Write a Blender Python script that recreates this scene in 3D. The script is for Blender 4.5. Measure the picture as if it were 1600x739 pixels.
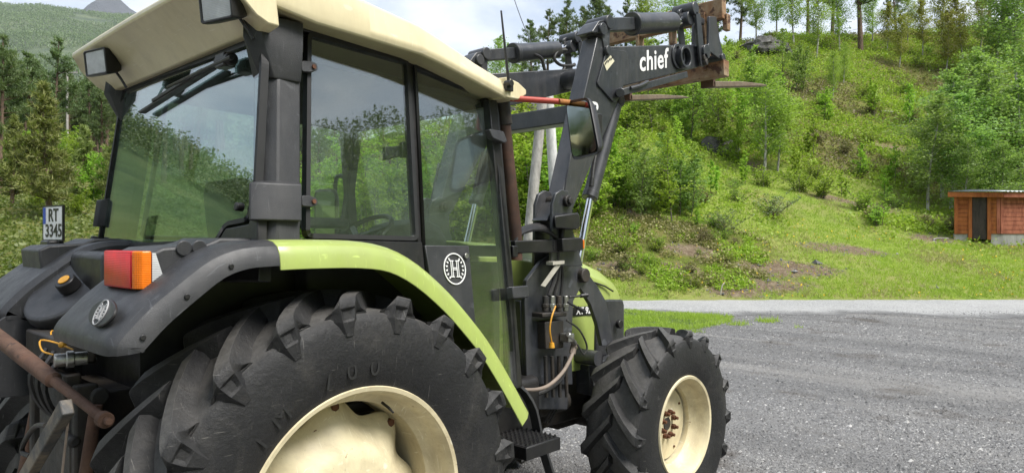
import bpy, bmesh, math, random
import numpy as np
from mathutils import Vector, Matrix, noise as mnoise

# ------------------------------------------------------------------ scene, camera, sky, sun
scene = bpy.context.scene
for o in list(bpy.data.objects):
    bpy.data.objects.remove(o, do_unlink=True)
COL = scene.collection
R = math.radians

CAM = Vector((-1.57, -3.22, 1.78))
YAW = R(42.9)
FPX, CX, CY = 1100.0, 800.0, 375.0
FW = Vector((math.cos(YAW), math.sin(YAW), 0))
RT = Vector((math.sin(YAW), -math.cos(YAW), 0))
UP = Vector((0, 0, 1))

cam = bpy.data.objects.new('camera', bpy.data.cameras.new('camera'))
COL.objects.link(cam)
cam.location = CAM
cam.rotation_euler = (R(90), 0, YAW - R(90))
cam.data.sensor_width = 36
cam.data.lens = 36 * FPX / 1600
cam.data.shift_y = 5.5 / 1600
cam.data.clip_start = 0.05
cam.data.clip_end = 12000
scene.camera = cam

SUN_DIR = (RT * 0.75 - FW * 0.45 + UP * 1.25).normalized()   # towards the sun
SUN_EL = math.asin(SUN_DIR.z)
SUN_AZ = math.atan2(SUN_DIR.x, SUN_DIR.y)

world = bpy.data.worlds.new('World')
scene.world = world
world.use_nodes = True
wt = world.node_tree
wt.nodes.clear()
def wn(t, **k):
    n = wt.nodes.new(t)
    for a, b in k.items():
        setattr(n, a, b)
    return n
w_out = wn('ShaderNodeOutputWorld')
w_bg = wn('ShaderNodeBackground')
w_sky = wn('ShaderNodeTexSky', sky_type='NISHITA', sun_disc=False)
w_sky.sun_elevation = SUN_EL
w_sky.sun_rotation = SUN_AZ
w_sky.air_density = 1.0
w_sky.dust_density = 2.0
w_tc = wn('ShaderNodeTexCoord')
w_map = wn('ShaderNodeMapping')
w_map.inputs['Scale'].default_value = (1.0, 1.0, 2.4)
w_n = wn('ShaderNodeTexNoise')
w_n.inputs['Scale'].default_value = 2.1
w_n.inputs['Detail'].default_value = 7
w_n.inputs['Roughness'].default_value = 0.55
w_n.inputs['Distortion'].default_value = 0.5
w_r1 = wn('ShaderNodeValToRGB')           # cover of cloud over blue
w_r1.color_ramp.elements[0].position = 0.36
w_r1.color_ramp.elements[0].color = (0.55, 0.55, 0.55, 1)
w_r1.color_ramp.elements[1].position = 0.50
w_r1.color_ramp.elements[1].color = (1, 1, 1, 1)
w_n2 = wn('ShaderNodeTexNoise')
w_n2.inputs['Scale'].default_value = 3.3
w_n2.inputs['Detail'].default_value = 8
w_n2.inputs['Roughness'].default_value = 0.6
w_r2 = wn('ShaderNodeValToRGB')           # light and dark of the cloud layer
w_r2.color_ramp.elements[0].position = 0.38
w_r2.color_ramp.elements[0].color = (2.7, 3.4, 4.5, 1)
w_r2.color_ramp.elements[1].position = 0.62
w_r2.color_ramp.elements[1].color = (6.0, 6.3, 6.8, 1)
w_mix = wn('ShaderNodeMix', data_type='RGBA')
L = wt.links.new
L(w_tc.outputs['Generated'], w_map.inputs['Vector'])
L(w_map.outputs['Vector'], w_n.inputs['Vector'])
L(w_map.outputs['Vector'], w_n2.inputs['Vector'])
L(w_n.outputs['Fac'], w_r1.inputs['Fac'])
L(w_n2.outputs['Fac'], w_r2.inputs['Fac'])
L(w_r1.outputs['Color'], w_mix.inputs['Factor'])
L(w_sky.outputs['Color'], w_mix.inputs['A'])
L(w_r2.outputs['Color'], w_mix.inputs['B'])
L(w_mix.outputs['Result'], w_bg.inputs['Color'])
L(w_bg.outputs['Background'], w_out.inputs['Surface'])
w_bg.inputs['Strength'].default_value = 0.085

sun = bpy.data.objects.new('sun', bpy.data.lights.new('sun', 'SUN'))
COL.objects.link(sun)
sun.data.energy = 3.1
sun.data.angle = R(28)
sun.data.color = (1.0, 0.96, 0.9)
sun.rotation_euler = (-SUN_DIR).to_track_quat('-Z', 'Y').to_euler()
sun.location = (0, 0, 30)

scene.view_settings.view_transform = 'Standard'
scene.view_settings.look = 'None'
scene.view_settings.gamma = 1
scene.view_settings.use_curve_mapping = False
scene.view_settings.exposure = 1.15
scene.render.engine = 'CYCLES'
scene.cycles.max_bounces = 8
scene.cycles.transparent_max_bounces = 24
scene.cycles.caustics_reflective = False
scene.cycles.caustics_refractive = False

rng = random.Random(7)
nrg = np.random.default_rng(11)

# ------------------------------------------------------------------ measuring helpers
def ray(px, py):
    return FW + RT * ((px - CX) / FPX) + UP * ((CY - py) / FPX)

def onpl(px, py, n, p0):
    """the point where the sight line of a measured pixel meets a real plane"""
    n = Vector(n); p0 = Vector(p0); r = ray(px, py)
    return CAM + r * ((p0 - CAM).dot(n) / r.dot(n))

def aty(px, py, y): return onpl(px, py, (0, 1, 0), (0, y, 0))
def atx(px, py, x): return onpl(px, py, (1, 0, 0), (x, 0, 0))
def uv(u, v, z=0.0):
    p = CAM + RT * u + FW * v
    return Vector((p.x, p.y, z))

# ------------------------------------------------------------------ material helpers
MATS = {}
def nmat(name):
    m = bpy.data.materials.new(name); m.use_nodes = True
    m.node_tree.nodes.clear()
    return m
def N(m, t, **k):
    n = m.node_tree.nodes.new(t)
    for a, b in k.items():
        setattr(n, a, b)
    return n
def LK(m, a, b): m.node_tree.links.new(a, b)
def ramp(m, fac, stops):
    r = N(m, 'ShaderNodeValToRGB')
    el = r.color_ramp.elements
    while len(el) < len(stops): el.new(0.5)
    for e, (p, c) in zip(el, stops):
        e.position = p; e.color = (c[0], c[1], c[2], 1) if hasattr(c, '__len__') else (c, c, c, 1)
    LK(m, fac, r.inputs['Fac'])
    return r.outputs['Color']
def noise(m, vec, scale, detail=5, rough=0.6, dist=0.0):
    n = N(m, 'ShaderNodeTexNoise')
    n.inputs['Scale'].default_value = scale; n.inputs['Detail'].default_value = detail
    n.inputs['Roughness'].default_value = rough; n.inputs['Distortion'].default_value = dist
    if vec is not None: LK(m, vec, n.inputs['Vector'])
    return n.outputs['Fac']
def mixc(m, fac, a, b, blend='MIX'):
    n = N(m, 'ShaderNodeMix', data_type='RGBA', blend_type=blend)
    for s, x in (('Factor', fac), ('A', a), ('B', b)):
        if hasattr(x, 'is_output'): LK(m, x, n.inputs[s])
        elif s == 'Factor': n.inputs[s].default_value = x
        else: n.inputs[s].default_value = (x[0], x[1], x[2], 1)
    return n.outputs['Result']
def bump(m, h, strength, dist=0.01):
    b = N(m, 'ShaderNodeBump')
    b.inputs['Strength'].default_value = strength; b.inputs['Distance'].default_value = dist
    LK(m, h, b.inputs['Height'])
    return b.outputs['Normal']

def solid(name, col, rough=0.5, metal=0.0, dirt=None, dirt_amt=0.35, var=0.12, scale=6.0,
          bstr=0.0, bscale=60.0, coat=0.0, spots=None, streak=0.0, scratch=0.0):
    """painted / moulded surface with uneven tone, dust film, optional rust spots and relief"""
    if name in MATS: return MATS[name]
    m = nmat(name)
    out = N(m, 'ShaderNodeOutputMaterial'); p = N(m, 'ShaderNodeBsdfPrincipled')
    tc = N(m, 'ShaderNodeTexCoord').outputs['Object']
    n1 = noise(m, tc, scale, 6, 0.65)
    lo = [max(0, c * (1 - var)) for c in col]; hi = [min(1, c * (1 + var)) for c in col]
    c = ramp(m, n1, [(0.3, lo), (0.7, hi)])
    if dirt:
        n2 = noise(m, tc, scale * 0.6, 8, 0.7, 0.6)
        f = ramp(m, n2, [(0.42, 0.0), (0.72, dirt_amt)])
        c = mixc(m, f, c, dirt)
        n4 = noise(m, tc, 130, 3, 0.7)
        f4 = ramp(m, n4, [(0.62, 0.0), (0.75, dirt_amt * 0.8)])
        c = mixc(m, f4, c, dirt)
    if spots:
        n3 = noise(m, tc, spots[1], 6, 0.7, 0.3)
        f = ramp(m, n3, [(spots[2], 0.0), (spots[2] + 0.05, 1.0)])
        c = mixc(m, f, c, spots[0])
    if streak:
        mp = N(m, 'ShaderNodeMapping'); mp.inputs['Scale'].default_value = (16, 16, 1.6); LK(m, tc, mp.inputs['Vector'])
        f = ramp(m, noise(m, mp.outputs[0], 1.0, 5, .65, .3), [(.46, 0.), (.75, streak)])
        c = mixc(m, f, c, dirt or (.1, .09, .07))
    if scratch:
        for rot, sc in (((.3, .7, .4), (8, 150, 12)), ((.1, -.6, 1.2), (170, 10, 14))):
            mp = N(m, 'ShaderNodeMapping'); mp.inputs['Rotation'].default_value = rot; mp.inputs['Scale'].default_value = sc; LK(m, tc, mp.inputs['Vector'])
            c = mixc(m, ramp(m, noise(m, mp.outputs[0], 1.0, 3, .5, .2), [(.67, 0.), (.71, scratch)]), c, [min(1, x * 2.2 + .04) for x in col])
    LK(m, c, p.inputs['Base Color'])
    rr = ramp(m, noise(m, tc, scale * 1.7, 6, 0.7), [(0.3, max(0.02, rough - 0.1)), (0.7, min(1, rough + 0.12))])
    LK(m, rr, p.inputs['Roughness'])
    p.inputs['Metallic'].default_value = metal
    if coat:
        p.inputs['Coat Weight'].default_value = coat; p.inputs['Coat Roughness'].default_value = 0.15
    if bstr:
        LK(m, bump(m, noise(m, tc, bscale, 4, 0.7), bstr, 0.004), p.inputs['Normal'])
    LK(m, p.outputs[0], out.inputs['Surface'])
    MATS[name] = m
    return m

def glassmat(name, tint, ior=1.6, dust=0.03):
    m = nmat(name)
    out = N(m, 'ShaderNodeOutputMaterial')
    tr = N(m, 'ShaderNodeBsdfTransparent'); tr.inputs['Color'].default_value = (*tint, 1)
    gl = N(m, 'ShaderNodeBsdfGlossy'); gl.inputs['Roughness'].default_value = 0.012
    gl.inputs['Color'].default_value = (0.94, 0.98, 0.98, 1)
    lw = N(m, 'ShaderNodeLayerWeight'); lw.inputs['Blend'].default_value = .5
    pw_ = N(m, 'ShaderNodeMath', operation='POWER'); LK(m, lw.outputs['Facing'], pw_.inputs[0]); pw_.inputs[1].default_value = 5
    f0 = ((ior - 1) / (ior + 1)) ** 2
    fr = N(m, 'ShaderNodeMath', operation='MULTIPLY_ADD'); LK(m, pw_.outputs[0], fr.inputs[0]); fr.inputs[1].default_value = 1 - f0; fr.inputs[2].default_value = f0
    mx = N(m, 'ShaderNodeMixShader')
    LK(m, fr.outputs[0], mx.inputs[0]); LK(m, tr.outputs[0], mx.inputs[1]); LK(m, gl.outputs[0], mx.inputs[2])
    df = N(m, 'ShaderNodeBsdfDiffuse'); df.inputs['Color'].default_value = (0.5, 0.5, 0.46, 1)
    tc = N(m, 'ShaderNodeTexCoord').outputs['Object']
    f = ramp(m, mixc(m, .55, noise(m, tc, 90, 3, 0.8), noise(m, tc, 3.5, 6, .65, .8)), [(0.45, dust * 0.3), (0.68, dust * 2.6)])
    m2 = N(m, 'ShaderNodeMixShader')
    LK(m, f, m2.inputs[0]); LK(m, mx.outputs[0], m2.inputs[1]); LK(m, df.outputs[0], m2.inputs[2])
    LK(m, m2.outputs[0], out.inputs['Surface'])
    return m

def leafmat(name, dark, light, trans=0.35, rough=0.55, nscale=0.8, tone=False):
    m = nmat(name)
    out = N(m, 'ShaderNodeOutputMaterial')
    geo = N(m, 'ShaderNodeNewGeometry'); oi = N(m, 'ShaderNodeObjectInfo')
    src = geo.outputs['Random Per Island']
    if tone:
        at = N(m, 'ShaderNodeAttribute'); at.attribute_name = 'tone'
        mm = N(m, 'ShaderNodeMath', operation='MULTIPLY_ADD'); LK(m, src, mm.inputs[0]); mm.inputs[1].default_value = .25; LK(m, at.outputs['Fac'], mm.inputs[2]); src = mm.outputs[0]
    c = ramp(m, src, [(0.0, dark), (1.0, light)])
    tc = N(m, 'ShaderNodeTexCoord').outputs['Object']
    f = ramp(m, noise(m, tc, nscale, 3, 0.6), [(0.35, 0.0), (0.7, 0.55)])
    c = mixc(m, f, c, [x * 1.12 for x in light])
    hs = N(m, 'ShaderNodeHueSaturation')
    ma = N(m, 'ShaderNodeMapRange')
    ma.inputs['To Min'].default_value = 0.475; ma.inputs['To Max'].default_value = 0.52
    LK(m, oi.outputs['Random'], ma.inputs['Value']); LK(m, ma.outputs[0], hs.inputs['Hue'])
    mb = N(m, 'ShaderNodeMapRange')
    mb.inputs['To Min'].default_value = 0.75; mb.inputs['To Max'].default_value = 1.2
    LK(m, oi.outputs['Random'], mb.inputs['Value']); LK(m, mb.outputs[0], hs.inputs['Value'])
    LK(m, c, hs.inputs['Color'])
    p = N(m, 'ShaderNodeBsdfPrincipled'); p.inputs['Roughness'].default_value = rough
    LK(m, hs.outputs[0], p.inputs['Base Color'])
    t = N(m, 'ShaderNodeBsdfTranslucent')
    LK(m, mixc(m, 0.5, hs.outputs[0], (0.25, 0.42, 0.03)), t.inputs['Color'])
    mx = N(m, 'ShaderNodeMixShader'); mx.inputs[0].default_value = trans
    LK(m, p.outputs[0], mx.inputs[1]); LK(m, t.outputs[0], mx.inputs[2])
    LK(m, mx.outputs[0], out.inputs['Surface'])
    return m

DUST = (0.20, 0.17, 0.13)
RUST = (0.14, 0.05, 0.02)
M_CREAM = solid('cream_paint', (0.70, 0.62, 0.40), 0.42, dirt=(0.35, 0.28, 0.16), dirt_amt=0.22, var=0.06, scale=3, coat=0.2, streak=.22, scratch=.15)
M_RIM = solid('cream_rim_paint', (0.66, 0.58, 0.38), 0.5, dirt=(0.20, 0.14, 0.08), dirt_amt=0.6, var=0.1, scale=5, spots=(RUST, 18, 0.665), scratch=.3)
M_LIME = solid('lime_paint', (0.32, 0.40, 0.10), 0.36, dirt=(0.25, 0.25, 0.12), dirt_amt=0.25, var=0.08, scale=4, coat=0.2, streak=.2, scratch=.35)
M_PLASTIC = solid('grey_black_plastic', (0.020, 0.021, 0.024), 0.48, dirt=(0.10, 0.097, 0.094), dirt_amt=0.22, var=0.2, scale=7, bstr=0.3, bscale=260, streak=.18, scratch=.5)
M_BLACK = solid('black_plastic', (0.008, 0.008, 0.009), 0.42, dirt=(0.08, 0.07, 0.06), dirt_amt=0.2, var=0.2, scale=8, bstr=0.12, bscale=200)
M_LOADER = solid('loader_anthracite_paint', (0.026, 0.029, 0.035), 0.36, dirt=(0.14, 0.13, 0.12), dirt_amt=0.26, var=0.2, scale=5, spots=((0.10, 0.045, 0.02), 9, 0.72), coat=0.1, streak=.2, scratch=.6)
M_DARKMETAL = solid('dirty_dark_metal', (0.018, 0.017, 0.016), 0.6, dirt=(0.08, 0.058, 0.038), dirt_amt=0.5, var=0.3, scale=12, bstr=0.4, bscale=90)
M_RUST = solid('rusted_steel', (0.085, 0.042, 0.026), 0.8, dirt=(0.16, 0.10, 0.065), dirt_amt=0.5, var=0.4, scale=9, bstr=0.5, bscale=80, spots=((0.045, 0.025, 0.018), 7, 0.6))
M_RUSTPAINT = solid('rust_flaked_ochre_paint', (0.20, 0.095, 0.04), 0.75, dirt=(0.40, 0.33, 0.22), dirt_amt=0.85, var=0.35, scale=6, bstr=0.5, bscale=60, spots=((0.075, 0.032, 0.018), 8, 0.54))
M_TINE = solid('worn_fork_steel', (0.20, 0.155, 0.115), 0.55, metal=0.35, dirt=(0.16, 0.10, 0.06), dirt_amt=0.6, var=0.25, scale=9, bstr=0.3, bscale=90)
M_NUT = solid('rusty_nut', (0.10, 0.038, 0.016), 0.85, var=0.4, scale=40, bstr=0.5, bscale=120)
M_CHROME = solid('chrome_rod', (0.75, 0.76, 0.78), 0.10, metal=1.0, var=0.03)
M_ZINC = solid('zinc_fitting', (0.42, 0.42, 0.40), 0.35, metal=0.9, dirt=(0.1, 0.08, 0.06), dirt_amt=0.6, var=0.2, scale=30)
def rubber():
    m = nmat('tyre_rubber'); out = N(m, 'ShaderNodeOutputMaterial'); p = N(m, 'ShaderNodeBsdfPrincipled')
    tc = N(m, 'ShaderNodeTexCoord').outputs['Object']
    c = ramp(m, noise(m, tc, 5, 8, .7), [(.3, (.005, .005, .006)), (.7, (.012, .012, .0125))])
    dust = (.17, .155, .135)
    c = mixc(m, ramp(m, noise(m, tc, 3.2, 9, .75, .8), [(.5, 0.), (.8, .2)]), c, dust)
    geo = N(m, 'ShaderNodeNewGeometry'); sx = N(m, 'ShaderNodeSeparateXYZ'); LK(m, tc, sx.inputs[0])
    # ground-off tread: everything on the running face carries more dust than the sidewall
    nn_ = N(m, 'ShaderNodeSeparateXYZ'); LK(m, N(m, 'ShaderNodeTexCoord').outputs['Normal'], nn_.inputs[0])
    ab = N(m, 'ShaderNodeMath', operation='ABSOLUTE'); LK(m, nn_.outputs[1], ab.inputs[0])
    f = ramp(m, ab.outputs[0], [(.2, .58), (.7, 0.)])
    f2 = mixc(m, 1.0, f, ramp(m, noise(m, tc, 22, 7, .8), [(.25, .35), (.7, 1.)]), 'MULTIPLY')
    c = mixc(m, f2, c, (.155, .148, .138))
    # fine scratches
    mp = N(m, 'ShaderNodeMapping'); mp.inputs['Rotation'].default_value = (.3, .8, .5); mp.inputs['Scale'].default_value = (14, 14, 210); LK(m, tc, mp.inputs['Vector'])
    mp2 = N(m, 'ShaderNodeMapping'); mp2.inputs['Rotation'].default_value = (.2, -.7, .1); mp2.inputs['Scale'].default_value = (230, 17, 12); LK(m, tc, mp2.inputs['Vector'])
    for q in (mp, mp2):
        c = mixc(m, ramp(m, noise(m, q.outputs[0], 1.0, 3, .5, .2), [(.69, 0.), (.73, .4)]), c, (.20, .19, .175))
    LK(m, c, p.inputs['Base Color'])
    LK(m, ramp(m, noise(m, tc, 12, 6, .7), [(.3, .5), (.7, .75)]), p.inputs['Roughness'])
    LK(m, bump(m, mixc(m, .5, noise(m, tc, 45, 6, .75), noise(m, tc, 9, 6, .7)), .7, .012), p.inputs['Normal'])
    LK(m, p.outputs[0], out.inputs['Surface']); return m
M_RUBBER = rubber()
M_GASKET = solid('rubber_gasket', (0.012, 0.012, 0.013), 0.55, var=0.1)
M_HOSE = solid('black_hose', (0.016, 0.016, 0.017), 0.45, dirt=(0.1, 0.09, 0.08), dirt_amt=0.3, scale=20)
M_BEIGEHOSE = solid('dusty_beige_hose', (0.22, 0.175, 0.14), 0.6, var=0.2, scale=25)
M_REDPAINT = solid('faded_red_tube', (0.42, 0.055, 0.035), 0.45, dirt=(0.2, 0.1, 0.05), dirt_amt=0.35, scale=15)
M_ORUST = solid('orange_rust_tube', (0.33, 0.13, 0.03), 0.7, var=0.3, scale=25)
M_WHITE = solid('white_lettering', (0.78, 0.78, 0.77), 0.5, dirt=(0.4, 0.38, 0.34), dirt_amt=0.25, var=0.03)
M_PLATEBLUE = solid('plate_blue', (0.02, 0.07, 0.42), 0.4)
M_INTERIOR = solid('cab_interior_grey', (0.045, 0.047, 0.047), 0.7, var=0.15)
M_LINER = solid('headliner', (0.035, 0.035, 0.034), 0.9, var=0.15)
M_SEAT = solid('seat_fabric', (0.022, 0.024, 0.026), 0.9, var=0.2, scale=20)
M_YELLOW = solid('yellow_cap', (0.62, 0.30, 0.02), 0.5, dirt=(0.1, 0.07, 0.04), dirt_amt=0.4, scale=30)
M_STRAP = solid('grey_strap', (0.40, 0.38, 0.32), 0.8, var=0.15, scale=30)
M_SILVER = solid('lamp_reflector', (0.75, 0.76, 0.76), 0.22, metal=0.7, var=0.1, scale=30)
M_GLASS = glassmat('tinted_cab_glass', (0.93, 0.97, 0.945), 2.25, 0.012)
M_REARGLASS = glassmat('dark_tinted_rear_glass', (0.68, 0.80, 0.76), 2.7, 0.012)
M_LAMPGLASS = glassmat('lamp_glass', (0.93, 0.94, 0.93), 1.5, 0.3)
M_MIRROR = solid('mirror_glass', (0.24, 0.28, 0.27), 0.02, metal=1.0, var=0.01)
def lens(name, col):
    m = nmat(name); out = N(m, 'ShaderNodeOutputMaterial'); p = N(m, 'ShaderNodeBsdfPrincipled')
    tc = N(m, 'ShaderNodeTexCoord').outputs['Object']
    w = N(m, 'ShaderNodeTexWave', wave_type='BANDS', bands_direction='Y')
    w.inputs['Scale'].default_value = 55; LK(m, tc, w.inputs['Vector'])
    w2 = N(m, 'ShaderNodeTexWave', wave_type='BANDS', bands_direction='Z')
    w2.inputs['Scale'].default_value = 55; LK(m, tc, w2.inputs['Vector'])
    c = ramp(m, noise(m, tc, 14, 4, 0.6), [(0.35, [x * 0.7 for x in col]), (0.7, col)])
    LK(m, c, p.inputs['Base Color'])
    p.inputs['Roughness'].default_value = 0.3
    p.inputs['Specular IOR Level'].default_value = 0.35
    LK(m, bump(m, mixc(m, 0.5, w.outputs['Color'], w2.outputs['Color']), 0.4, 0.003), p.inputs['Normal'])
    LK(m, p.outputs[0], out.inputs['Surface'])
    return m
M_REDLENS = lens('red_lens', (0.60, 0.006, 0.012))
M_AMBER = lens('amber_lens', (0.90, 0.20, 0.004))
M_CLEARLENS = lens('clear_lens', (0.55, 0.56, 0.56))

# ------------------------------------------------------------------ mesh helpers
class MB:
    def __init__(s): s.v = []; s.f = []
    def add(s, vs, fs):
        o = len(s.v)
        s.v += [tuple(v) for v in vs]; s.f += [tuple(i + o for i in f) for f in fs]
        return s
    def prism(s, pts, vec):
        pts = [Vector(p) for p in pts]; vec = Vector(vec); n = len(pts)
        fs = [tuple(range(n)), tuple(range(2 * n - 1, n - 1, -1))]
        fs += [(i, i + n, (i + 1) % n + n, (i + 1) % n) for i in range(n)]
        return s.add(pts + [p + vec for p in pts], fs)
    def loft(s, rings, cap=True):
        n = len(rings[0]); vs = [v for r in rings for v in r]; fs = []
        for k in range(len(rings) - 1):
            for i in range(n):
                a = k * n + i; b = k * n + (i + 1) % n
                fs.append((a, b, b + n, a + n))
        if cap:
            fs.append(tuple(range(n - 1, -1, -1)))
            fs.append(tuple(range((len(rings) - 1) * n, len(rings) * n)))
        return s.add(vs, fs)
    def sheet(s, rings):
        n = len(rings[0]); vs = [v for r in rings for v in r]; fs = []
        for k in range(len(rings) - 1):
            for i in range(n - 1):
                a = k * n + i
                fs.append((a, a + 1, a + 1 + n, a + n))
        return s.add(vs, fs)
    def box(s, c, size, rot=None):
        c = Vector(c); hx, hy, hz = [d / 2 for d in size]
        vs = [Vector((x, y, z)) for x in (-hx, hx) for y in (-hy, hy) for z in (-hz, hz)]
        if rot is not None: vs = [rot @ v for v in vs]
        return s.add([c + v for v in vs], [(0, 1, 3, 2), (4, 6, 7, 5), (0, 4, 5, 1), (2, 3, 7, 6), (0, 2, 6, 4), (1, 5, 7, 3)])
    def cyl(s, p0, p1, r0, r1=None, n=18):
        return s.tube([p0, p1], [r0, r0 if r1 is None else r1], n)
    def tube(s, pts, r, n=10):
        pts = [Vector(p) for p in pts]
        rs = r if hasattr(r, '__len__') else [r] * len(pts)
        rings = []; ref = None
        for i, p in enumerate(pts):
            d = (pts[min(i + 1, len(pts) - 1)] - pts[max(i - 1, 0)]).normalized()
            if ref is None:
                ref = Vector((0, 0, 1)) if abs(d.z) < 0.9 else Vector((1, 0, 0))
            a = (ref - d * ref.dot(d)).normalized(); b = d.cross(a); ref = a
            rings.append([p + (a * math.cos(t) + b * math.sin(t)) * rs[i] for t in [2 * math.pi * k / n for k in range(n)]])
        return s.loft(rings)
    def bar(s, p0, p1, w, h, up=(0, 0, 1)):
        p0 = Vector(p0); p1 = Vector(p1); d = (p1 - p0).normalized(); up = Vector(up)
        a = d.cross(up).normalized(); b = a.cross(d)
        ring = lambda p: [p + a * x * w / 2 + b * y * h / 2 for x, y in ((-1, -1), (1, -1), (1, 1), (-1, 1))]
        return s.loft([ring(p0), ring(p1)])
    def lathe(s, prof, n, c=(0, 0, 0), closed=False, rmod=None):
        """prof: (radius, axial) pairs, axis along -y (outwards)"""
        c = Vector(c); rings = []
        for r, a in prof:
            rings.append([c + Vector((math.cos(t) * r, -a, math.sin(t) * r)) for t in [2 * math.pi * k / n for k in range(n)]])
        if closed: rings.append(rings[0])
        return s.loft(rings, cap=False)
    def build(s, name, mat, parent=None, bevel=0.0, smooth=35, seg=2, solidify=0, loc=None, subsurf=0, recalc=True):
        me = bpy.data.meshes.new(name)
        me.from_pydata([tuple(v) for v in s.v], [], s.f)
        bm = bmesh.new(); bm.from_mesh(me)
        bmesh.ops.remove_doubles(bm, verts=bm.verts, dist=1e-5)
        if recalc: bmesh.ops.recalc_face_normals(bm, faces=bm.faces)
        bm.to_mesh(me); bm.free()
        if smooth:
            me.shade_smooth(); me.set_sharp_from_angle(angle=R(smooth))
        me.materials.append(mat)
        o = bpy.data.objects.new(name, me); COL.objects.link(o)
        if loc is not None: o.location = loc
        if parent is not None: o.parent = parent
        if solidify:
            md = o.modifiers.new('solid', 'SOLIDIFY'); md.thickness = solidify; md.offset = 0
        if bevel:
            md = o.modifiers.new('bevel', 'BEVEL'); md.width = bevel; md.segments = seg; md.limit_method = 'ANGLE'; md.angle_limit = R(32)
            md.harden_normals = False
        if subsurf:
            md = o.modifiers.new('sub', 'SUBSURF'); md.levels = subsurf; md.render_levels = subsurf
        return o

def empty(name, loc=(0, 0, 0), rotz=0.0):
    o = bpy.data.objects.new(name, None); COL.objects.link(o)
    o.location = loc; o.rotation_euler = (0, 0, rotz); o.empty_display_size = 0.2
    return o
def tag(o, label=None, cat=None, group=None, kind=None):
    if label: o['label'] = label
    if cat: o['category'] = cat
    if group: o['group'] = group
    if kind: o['kind'] = kind
    return o
def npmesh(name, verts, faces, mat, parent=None, smooth=False):
    verts = np.asarray(verts, dtype=np.float32); faces = np.asarray(faces, dtype=np.int32)
    k = faces.shape[1]
    me = bpy.data.meshes.new(name)
    me.vertices.add(len(verts)); me.vertices.foreach_set('co', verts.ravel())
    me.loops.add(faces.size); me.loops.foreach_set('vertex_index', faces.ravel())
    me.polygons.add(len(faces)); me.polygons.foreach_set('loop_start', np.arange(0, faces.size, k, dtype=np.int32))
    me.update(calc_edges=True)
    if smooth: me.shade_smooth()
    else: me.shade_flat()
    if mat: me.materials.append(mat)
    o = bpy.data.objects.new(name, me); COL.objects.link(o)
    if parent is not None: o.parent = parent
    return o
def text_mesh(body, size, extrude, font_shear=0.0, bold=0.0, spacing=1.0):
    cu = bpy.data.curves.new('t', 'FONT'); cu.body = body; cu.size = size; cu.extrude = extrude
    cu.shear = font_shear; cu.offset = bold; cu.align_x = 'CENTER'; cu.align_y = 'CENTER'; cu.space_character = spacing
    cu.resolution_u = 3
    o = bpy.data.objects.new('t', cu); COL.objects.link(o)
    dg = bpy.context.evaluated_depsgraph_get(); dg.update()
    me = bpy.data.meshes.new_from_object(o.evaluated_get(dg))
    bpy.data.objects.remove(o); bpy.data.curves.remove(cu)
    return me
def place_mesh(name, me, mat, parent, origin, xdir, ydir):
    """lay a flat mesh (text) on a surface: its x along xdir, its y along ydir"""
    x = Vector(xdir).normalized(); y = Vector(ydir); y = (y - x * y.dot(x)).normalized(); z = x.cross(y)
    mt = Matrix(((x.x, y.x, z.x, origin[0]), (x.y, y.y, z.y, origin[1]), (x.z, y.z, z.z, origin[2]), (0, 0, 0, 1)))
    me.transform(mt); me.materials.clear(); me.materials.append(mat); me.name = name
    o = bpy.data.objects.new(name, me); COL.objects.link(o); o.parent = parent
    return o
def bez(pts, n=24):
    """smooth curve through points (Catmull-Rom)"""
    P = [Vector(p) for p in pts]; P = [P[0] * 2 - P[1]] + P + [P[-1] * 2 - P[-2]]
    out = []; segs = len(P) - 3
    for k in range(n + 1):
        t = k / n * segs; i = min(int(t), segs - 1); f = t - i
        a, b, c, d = P[i:i + 4]
        out.append(0.5 * ((2 * b) + (c - a) * f + (2 * a - 5 * b + 4 * c - d) * f * f + (3 * b - a - 3 * c + d) * f ** 3))
    return out
# ================================================================== THE TRACTOR
tractor = empty('tractor')
tag(tractor, 'lime green and black tractor with cream cab roof and raised front loader', 'tractor')
T = tractor

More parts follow.
